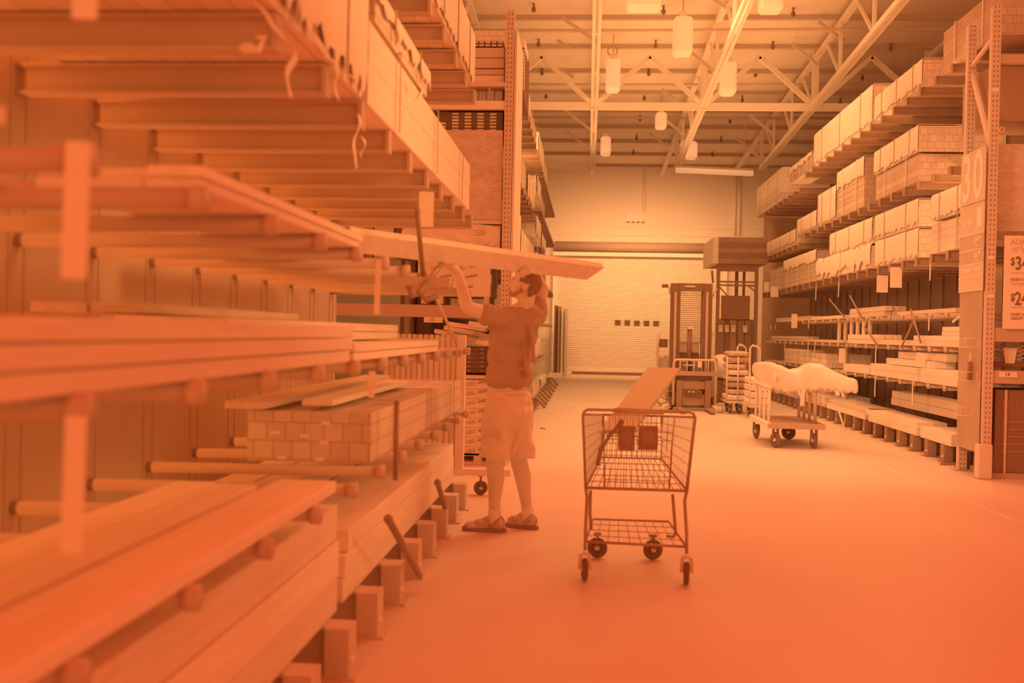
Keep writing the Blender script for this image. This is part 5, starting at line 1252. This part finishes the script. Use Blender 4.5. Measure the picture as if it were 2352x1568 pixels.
tag(MB().box(p.x-.25, p.x+.3, 22.7, 23.4, 0, .48, .02).build('dark_tote', DK), 'dark tote on the floor under the white wrapped heap', 'tote')

# ------------------------------------------------------------------ lift truck
YT = 20.0; f = thing('lift_truck', 'dark lift truck with a tall mast and mesh backrest standing in the aisle', 'lift truck', (PY(1592, 930, YT).x, YT+1, 0))
def xT(px, Y=YT): return PY(px, 800, Y).x
def zT(py, px=1592, Y=YT): return PY(px, py, Y).z
MAST = mat('mast_steel', -.65, .05, .55)
for x0, x1 in ((1540, 1562), (1612, 1636)):
    mo = MB(); a, b = xT(x0), xT(x1); mo.prism([(-(b-a)/2,-.06),((b-a)/2,-.06),((b-a)/2,.09),((b-a)/2-.03,.09),((b-a)/2-.03,-.02),(-(b-a)/2+.03,-.02),(-(b-a)/2+.03,.09),(-(b-a)/2,.09)], ((a+b)/2, YT+.2, .06), ((a+b)/2, YT+.2, zT(650)))
    mo.build('mast_channel', MAST, f)
    MB().box((a+b)/2-.03, (a+b)/2+.02, YT+.08, YT+.12, .5, zT(670)).build('inner_rail', STEEL, f)
MB().box(xT(1560), xT(1614), YT+.1, YT+.24, zT(667), zT(650)).build('top_crosshead', MAST, f); a = PY(1575, 657, YT); MB().box(a.x, a.x+.19, YT+.085, YT+.1, a.z-.012, a.z+.012).build('name_plate', PAPER, f)
# mesh guard behind
m = MB(); x0, x1, z0_, z1_ = xT(1561), xT(1612), zT(790), zT(667)
for i in range(15): x = x0+(x1-x0)*i/14; m.tube([(x, YT+.3, z0_), (x, YT+.3, z1_)], .0035, 4)
for i in range(26): z = z0_+(z1_-z0_)*i/25; m.tube([(x0, YT+.3, z), (x1, YT+.3, z)], .0035, 4)
m.build('mesh_guard', STEELM, f)
MB().tube([(xT(1585), YT+.15, .6), (xT(1585), YT+.15, zT(755))], .045, 14).build('lift_cylinder', MAST, f); MB().box(xT(1579), xT(1592), YT+.1, YT+.2, zT(756), zT(750)).build('cylinder_cap', POSTP, f)
# truck body behind the mast
MB().box(xT(1522, YT+1), xT(1646, YT+1), YT+.7, YT+2.2, .18, 1.02, .06).build('truck_body', mat('truck_paint', .5, .05, .4, spec=.5), f)
MB().box(xT(1560), xT(1612), YT+.45, YT+.6, zT(812), zT(782), .02).build('dash_panel', WHT, f); MB().box(xT(1560), xT(1612), YT+.4, YT+.5, zT(827), zT(812)).build('dark_panel', DK, f)
MB().box(xT(1560), xT(1610), YT+.3, YT+.4, zT(832), zT(826)).build('trim_strip', PAPER, f)
MB().box(xT(1518), xT(1539), YT+.6, YT+.9, zT(800), zT(780), .01).build('side_console', DK, f)
m = MB(); m.tube([(xT(1517), YT+.4, zT(850)), (xT(1514), YT+.4, zT(820)), (xT(1513), YT+.4, zT(795)), (xT(1516), YT+.4, zT(765))], .03, 8); m.build('side_mirror_arm', POSTP, f)
m = MB(); m.tube([(xT(1538), YT+.2, zT(675)), (xT(1536), YT+.15, zT(658)), (xT(1520), YT+.1, zT(656))], .022, 8); m.build('work_light_bracket', PAPER, f)
MB().box(xT(1518), xT(1532), YT+.02, YT+.12, zT(661), zT(653), .004).build('work_light', BLACK, f)
m = MB(); m.tube([(xT(1638), YT+.2, zT(680)), (xT(1645), YT+.2, zT(662)), (xT(1641), YT+.2, zT(655))], .016, 8); m.build('hose_hook', PAPER, f)
m = MB()
for k in range(8): m.torus((xT(1640), YT+.2, zT(752+k*5)), (.3,0,1), .02, .009, 10, 5)
m.build('coiled_cable', PAPER, f)
# load backrest guard (tubular) in front
YB = YT-.1; m = MB()
m.tube([(xT(1549,YB), YB, .1), (xT(1548,YB), YB, zT(836)), (xT(1551,YB), YB, zT(828)), (xT(1556,YB), YB, zT(826)), (xT(1640,YB), YB, zT(826)), (xT(1645,YB), YB, zT(832)), (xT(1646,YB), YB, zT(845)), (xT(1645,YB), YB, .1)], .022, 10)
for px in (1563, 1579, 1595, 1612, 1628): m.tube([(xT(px,YB), YB, zT(827)), (xT(px,YB), YB, zT(855))], .012, 6)
m.build('load_guard', POSTP, f)
MB().box(xT(1551), xT(1646), YB-.03, YB+.04, zT(862), zT(852)).build('guard_crossbar', STEELM, f)
MB().box(xT(1556), xT(1636), YT-.05, YT+.05, zT(873), zT(862)).build('dark_carriage_bar', BLACK, f)
a, b = xT(1553), xT(1634)
MB().box(a+.08, b-.08, YT-.05, YT+.08, zT(893), zT(875)).build('carriage_plate', STEELM, f)
for x0, x1 in ((1555, 1567), (1620, 1633)): MB().box(xT(x0), xT(x1), YT-.14, YT+.02, .05, zT(873), .004).build('fork_upright', mat('worn_steel', -.15, .05), f)
for x0, x1 in ((1555, 1567), (1620, 1633)): MB().box(xT(x0), xT(x1), YT-1.0, YT-.1, .03, .07, .004).build('fork_blade', MATS['worn_steel'], f)
MB().box(xT(1568), xT(1620), YT-.05, YT+.1, .1, zT(905), .01).build('lower_plate', STEELM, f); MB().box(xT(1574), xT(1614), YT-.1, YT-.05, zT(912), zT(895)).build('dark_recess', BLACK, f)  # black block stands for the dark inside a recess
for px in (1584, 1593): MB().ball((xT(px), YT-.11, zT(899)), .018, 10, 8).build('lamp_lens', PAPER, f)
MB().box(xT(1603,YB), xT(1612,YB), YB-.04, YB-.02, zT(843), zT(829)).build('document_pouch', PAPER, f); MB().box(xT(1572,YB), xT(1600,YB), YB+.1, YB+.12, zT(840), zT(837)).build('bright_strip', PAPER, f)
caster((xT(1544), YT+.1, .13), .13, f, .05, .09, 'load_wheel', BLACK, STEELM, top=.35); caster((xT(1641), YT+.1, .13), .13, f, .05, .09, 'load_wheel', BLACK, STEELM, top=.35)
MB().bar((xT(1640), YT+.1, .08), (xT(1652, YT-.5), YT-.5, .05), .1, .08).build('outrigger', WHT, f); MB().tube([(xT(1651, YT-.5), YT-.5, .06), (xT(1664, YT-.5), YT-.5, .06)], .06, 16).build('outrigger_wheel', CARD, f)
MB().bar((xT(1542), YT+.1, .08), (xT(1522, YT-.3), YT-.3, .05), .1, .08).build('outrigger', WHT, f)
m = MB(); m.tube([(xT(1535), YT-.1, .32), (xT(1531), YT-.2, .2), (xT(1514), YT-.3, .28), (xT(1510), YT-.3, .18), (xT(1520), YT-.3, .08)], .012, 6); m.build('dangling_cable', BLACK, f)

# ------------------------------------------------------------------ steel booth rack near the dock
YBt = 25.0; bt = thing('display_booth', 'tall steel frame booth with a brown panel and card holders near the dock', 'booth', (4.2, YBt, 0))
def xB(px): return PY(px, 700, YBt).x
def zB_(py): return PY(1690, py, YBt).z
BOOTH = mat('booth_steel', -.25, .04, .6)
for px in (1649, 1737): MB().box(xB(px)-.04, xB(px)+.04, YBt, YBt+.08, 0, zB_(607)).build('post', BOOTH, bt)
MB().box(xB(1649), xB(1737), YBt+.01, YBt+.07, zB_(623), zB_(610)).build('crossbar', BOOTH, bt); MB().box(xB(1649), xB(1737), YBt+.01, YBt+.06, zB_(649), zB_(645)).build('crossbar', BOOTH, bt); MB().box(xB(1649), xB(1737), YBt+.01, YBt+.06, zB_(657), zB_(653)).build('crossbar', BOOTH, bt)
MB().box(xB(1656), xB(1722), YBt-.03, YBt+.0, zB_(733), zB_(679), .003).build('brown_panel', mat('brown_panel', -.35, .02), bt)
MB().box(xB(1645), xB(1732), YBt+.02, YBt+.05, 0.05, zB_(733)).build('back_panel', MATS['brown_panel'], bt)
for i, px in enumerate((1650, 1678, 1696, 1712)): MB().box(xB(px), xB(px+14), YBt-.02, YBt+.02, .1, zB_(735)).build('upright_board', [BOOTH, STEELRM, BOOTH, STEELR][i], bt)
for px in (1656, 1670, 1685, 1712): 
    c = MB().box(xB(px-4.5), xB(px+4.5), YBt-.06, YBt-.045, zB_(763), zB_(747), .003).build('card_holder', PAPER, bt); MB().box(xB(px-1.5), xB(px+1.5), YBt-.065, YBt-.06, zB_(752), zB_(750)).build('mark', DK, c)
MB().bar((xB(1653), YBt+.03, zB_(660)), (xB(1670), YBt+.03, zB_(679)), .03, .03).build('brace', BOOTH, bt); MB().bar((xB(1733), YBt+.03, zB_(668)), (xB(1718), YBt+.03, zB_(655)), .03, .03).build('brace', BOOTH, bt)
MB().box(xB(1692), xB(1699), YBt+.3, YBt+.4, zB_(680), zB_(615)).build('inner_post', BOOTH, bt); MB().box(xB(1710), xB(1715), YBt+.3, YBt+.4, zB_(680), zB_(617)).build('inner_post', BOOTH, bt)
for k in range(5):
    z0_, z1_ = zB_(606-k*12), zB_(596-k*12)
    t = thing('sheet_stack', 'dark edged stack of ribbed sheets on top of the steel booth, %s' % ['bottom', 'second', 'third', 'fourth', 'top'][k], 'sheet stack', (xB(1690), YBt, z0_), 'ribbed sheets on the booth')
    MB().box(xB(1645), xB(1760), YBt-.04, YBt+2.0, z0_, z1_+(zB_(596)-zB_(599)), .004).build('ribbed_sheets', [STEELRM, STEELR, STEELRM, STEELR, STEELRM][k], t)
    MB().box(xB(1634), xB(1647), YBt-.05, YBt+2.0, z0_-.002, z1_+.025, .008).build('wrapping', WRAP, t)
a = PY(1632, 628, YBt); MB().bar((xB(1634), YBt+.04, zB_(622)), (xB(1637), YBt+.04, zB_(650)), .05, .05).build('corner_bracket', BOOTH, bt)

# small debris on the floor
p = PZ(1248, 985, 0); tag(MB().tube([(p.x-.05, p.y+.1, .006), (p.x, p.y, .01), (p.x+.03, p.y-.02, .006)], .006, 6).build('floor_scrap', BLACK), 'small dark scrap on the floor beyond the man', 'scrap')
p = PZ(2180, 1068, 0); tag(MB().bar((p.x-.1, p.y, .012), (p.x+.08, p.y-.02, .012), .03, .022).build('floor_offcut', BOOTH), 'short brown offcut on the floor by the panel foot', 'offcut')
p = PZ(1950, 975, 0); m = MB(); a = PX(1925, 945, RX-.1); b = PX(1938, 985, RX-.15)
m.add([(a.x, a.y, a.z), (a.x, a.y-.12, a.z), (b.x, b.y-.06, .02), (b.x, b.y+.02, .02), (a.x+.004, a.y, a.z), (a.x+.004, a.y-.12, a.z), (b.x+.004, b.y-.06, .02), (b.x+.004, b.y+.02, .02)], [(0,1,2,3),(7,6,5,4),(0,4,5,1),(1,5,6,2),(2,6,7,3),(3,7,4,0)])
tag(m.build('torn_wrap', STRAP), 'torn white scrap hanging from timbers beyond the platform cart to the floor', 'torn wrap')
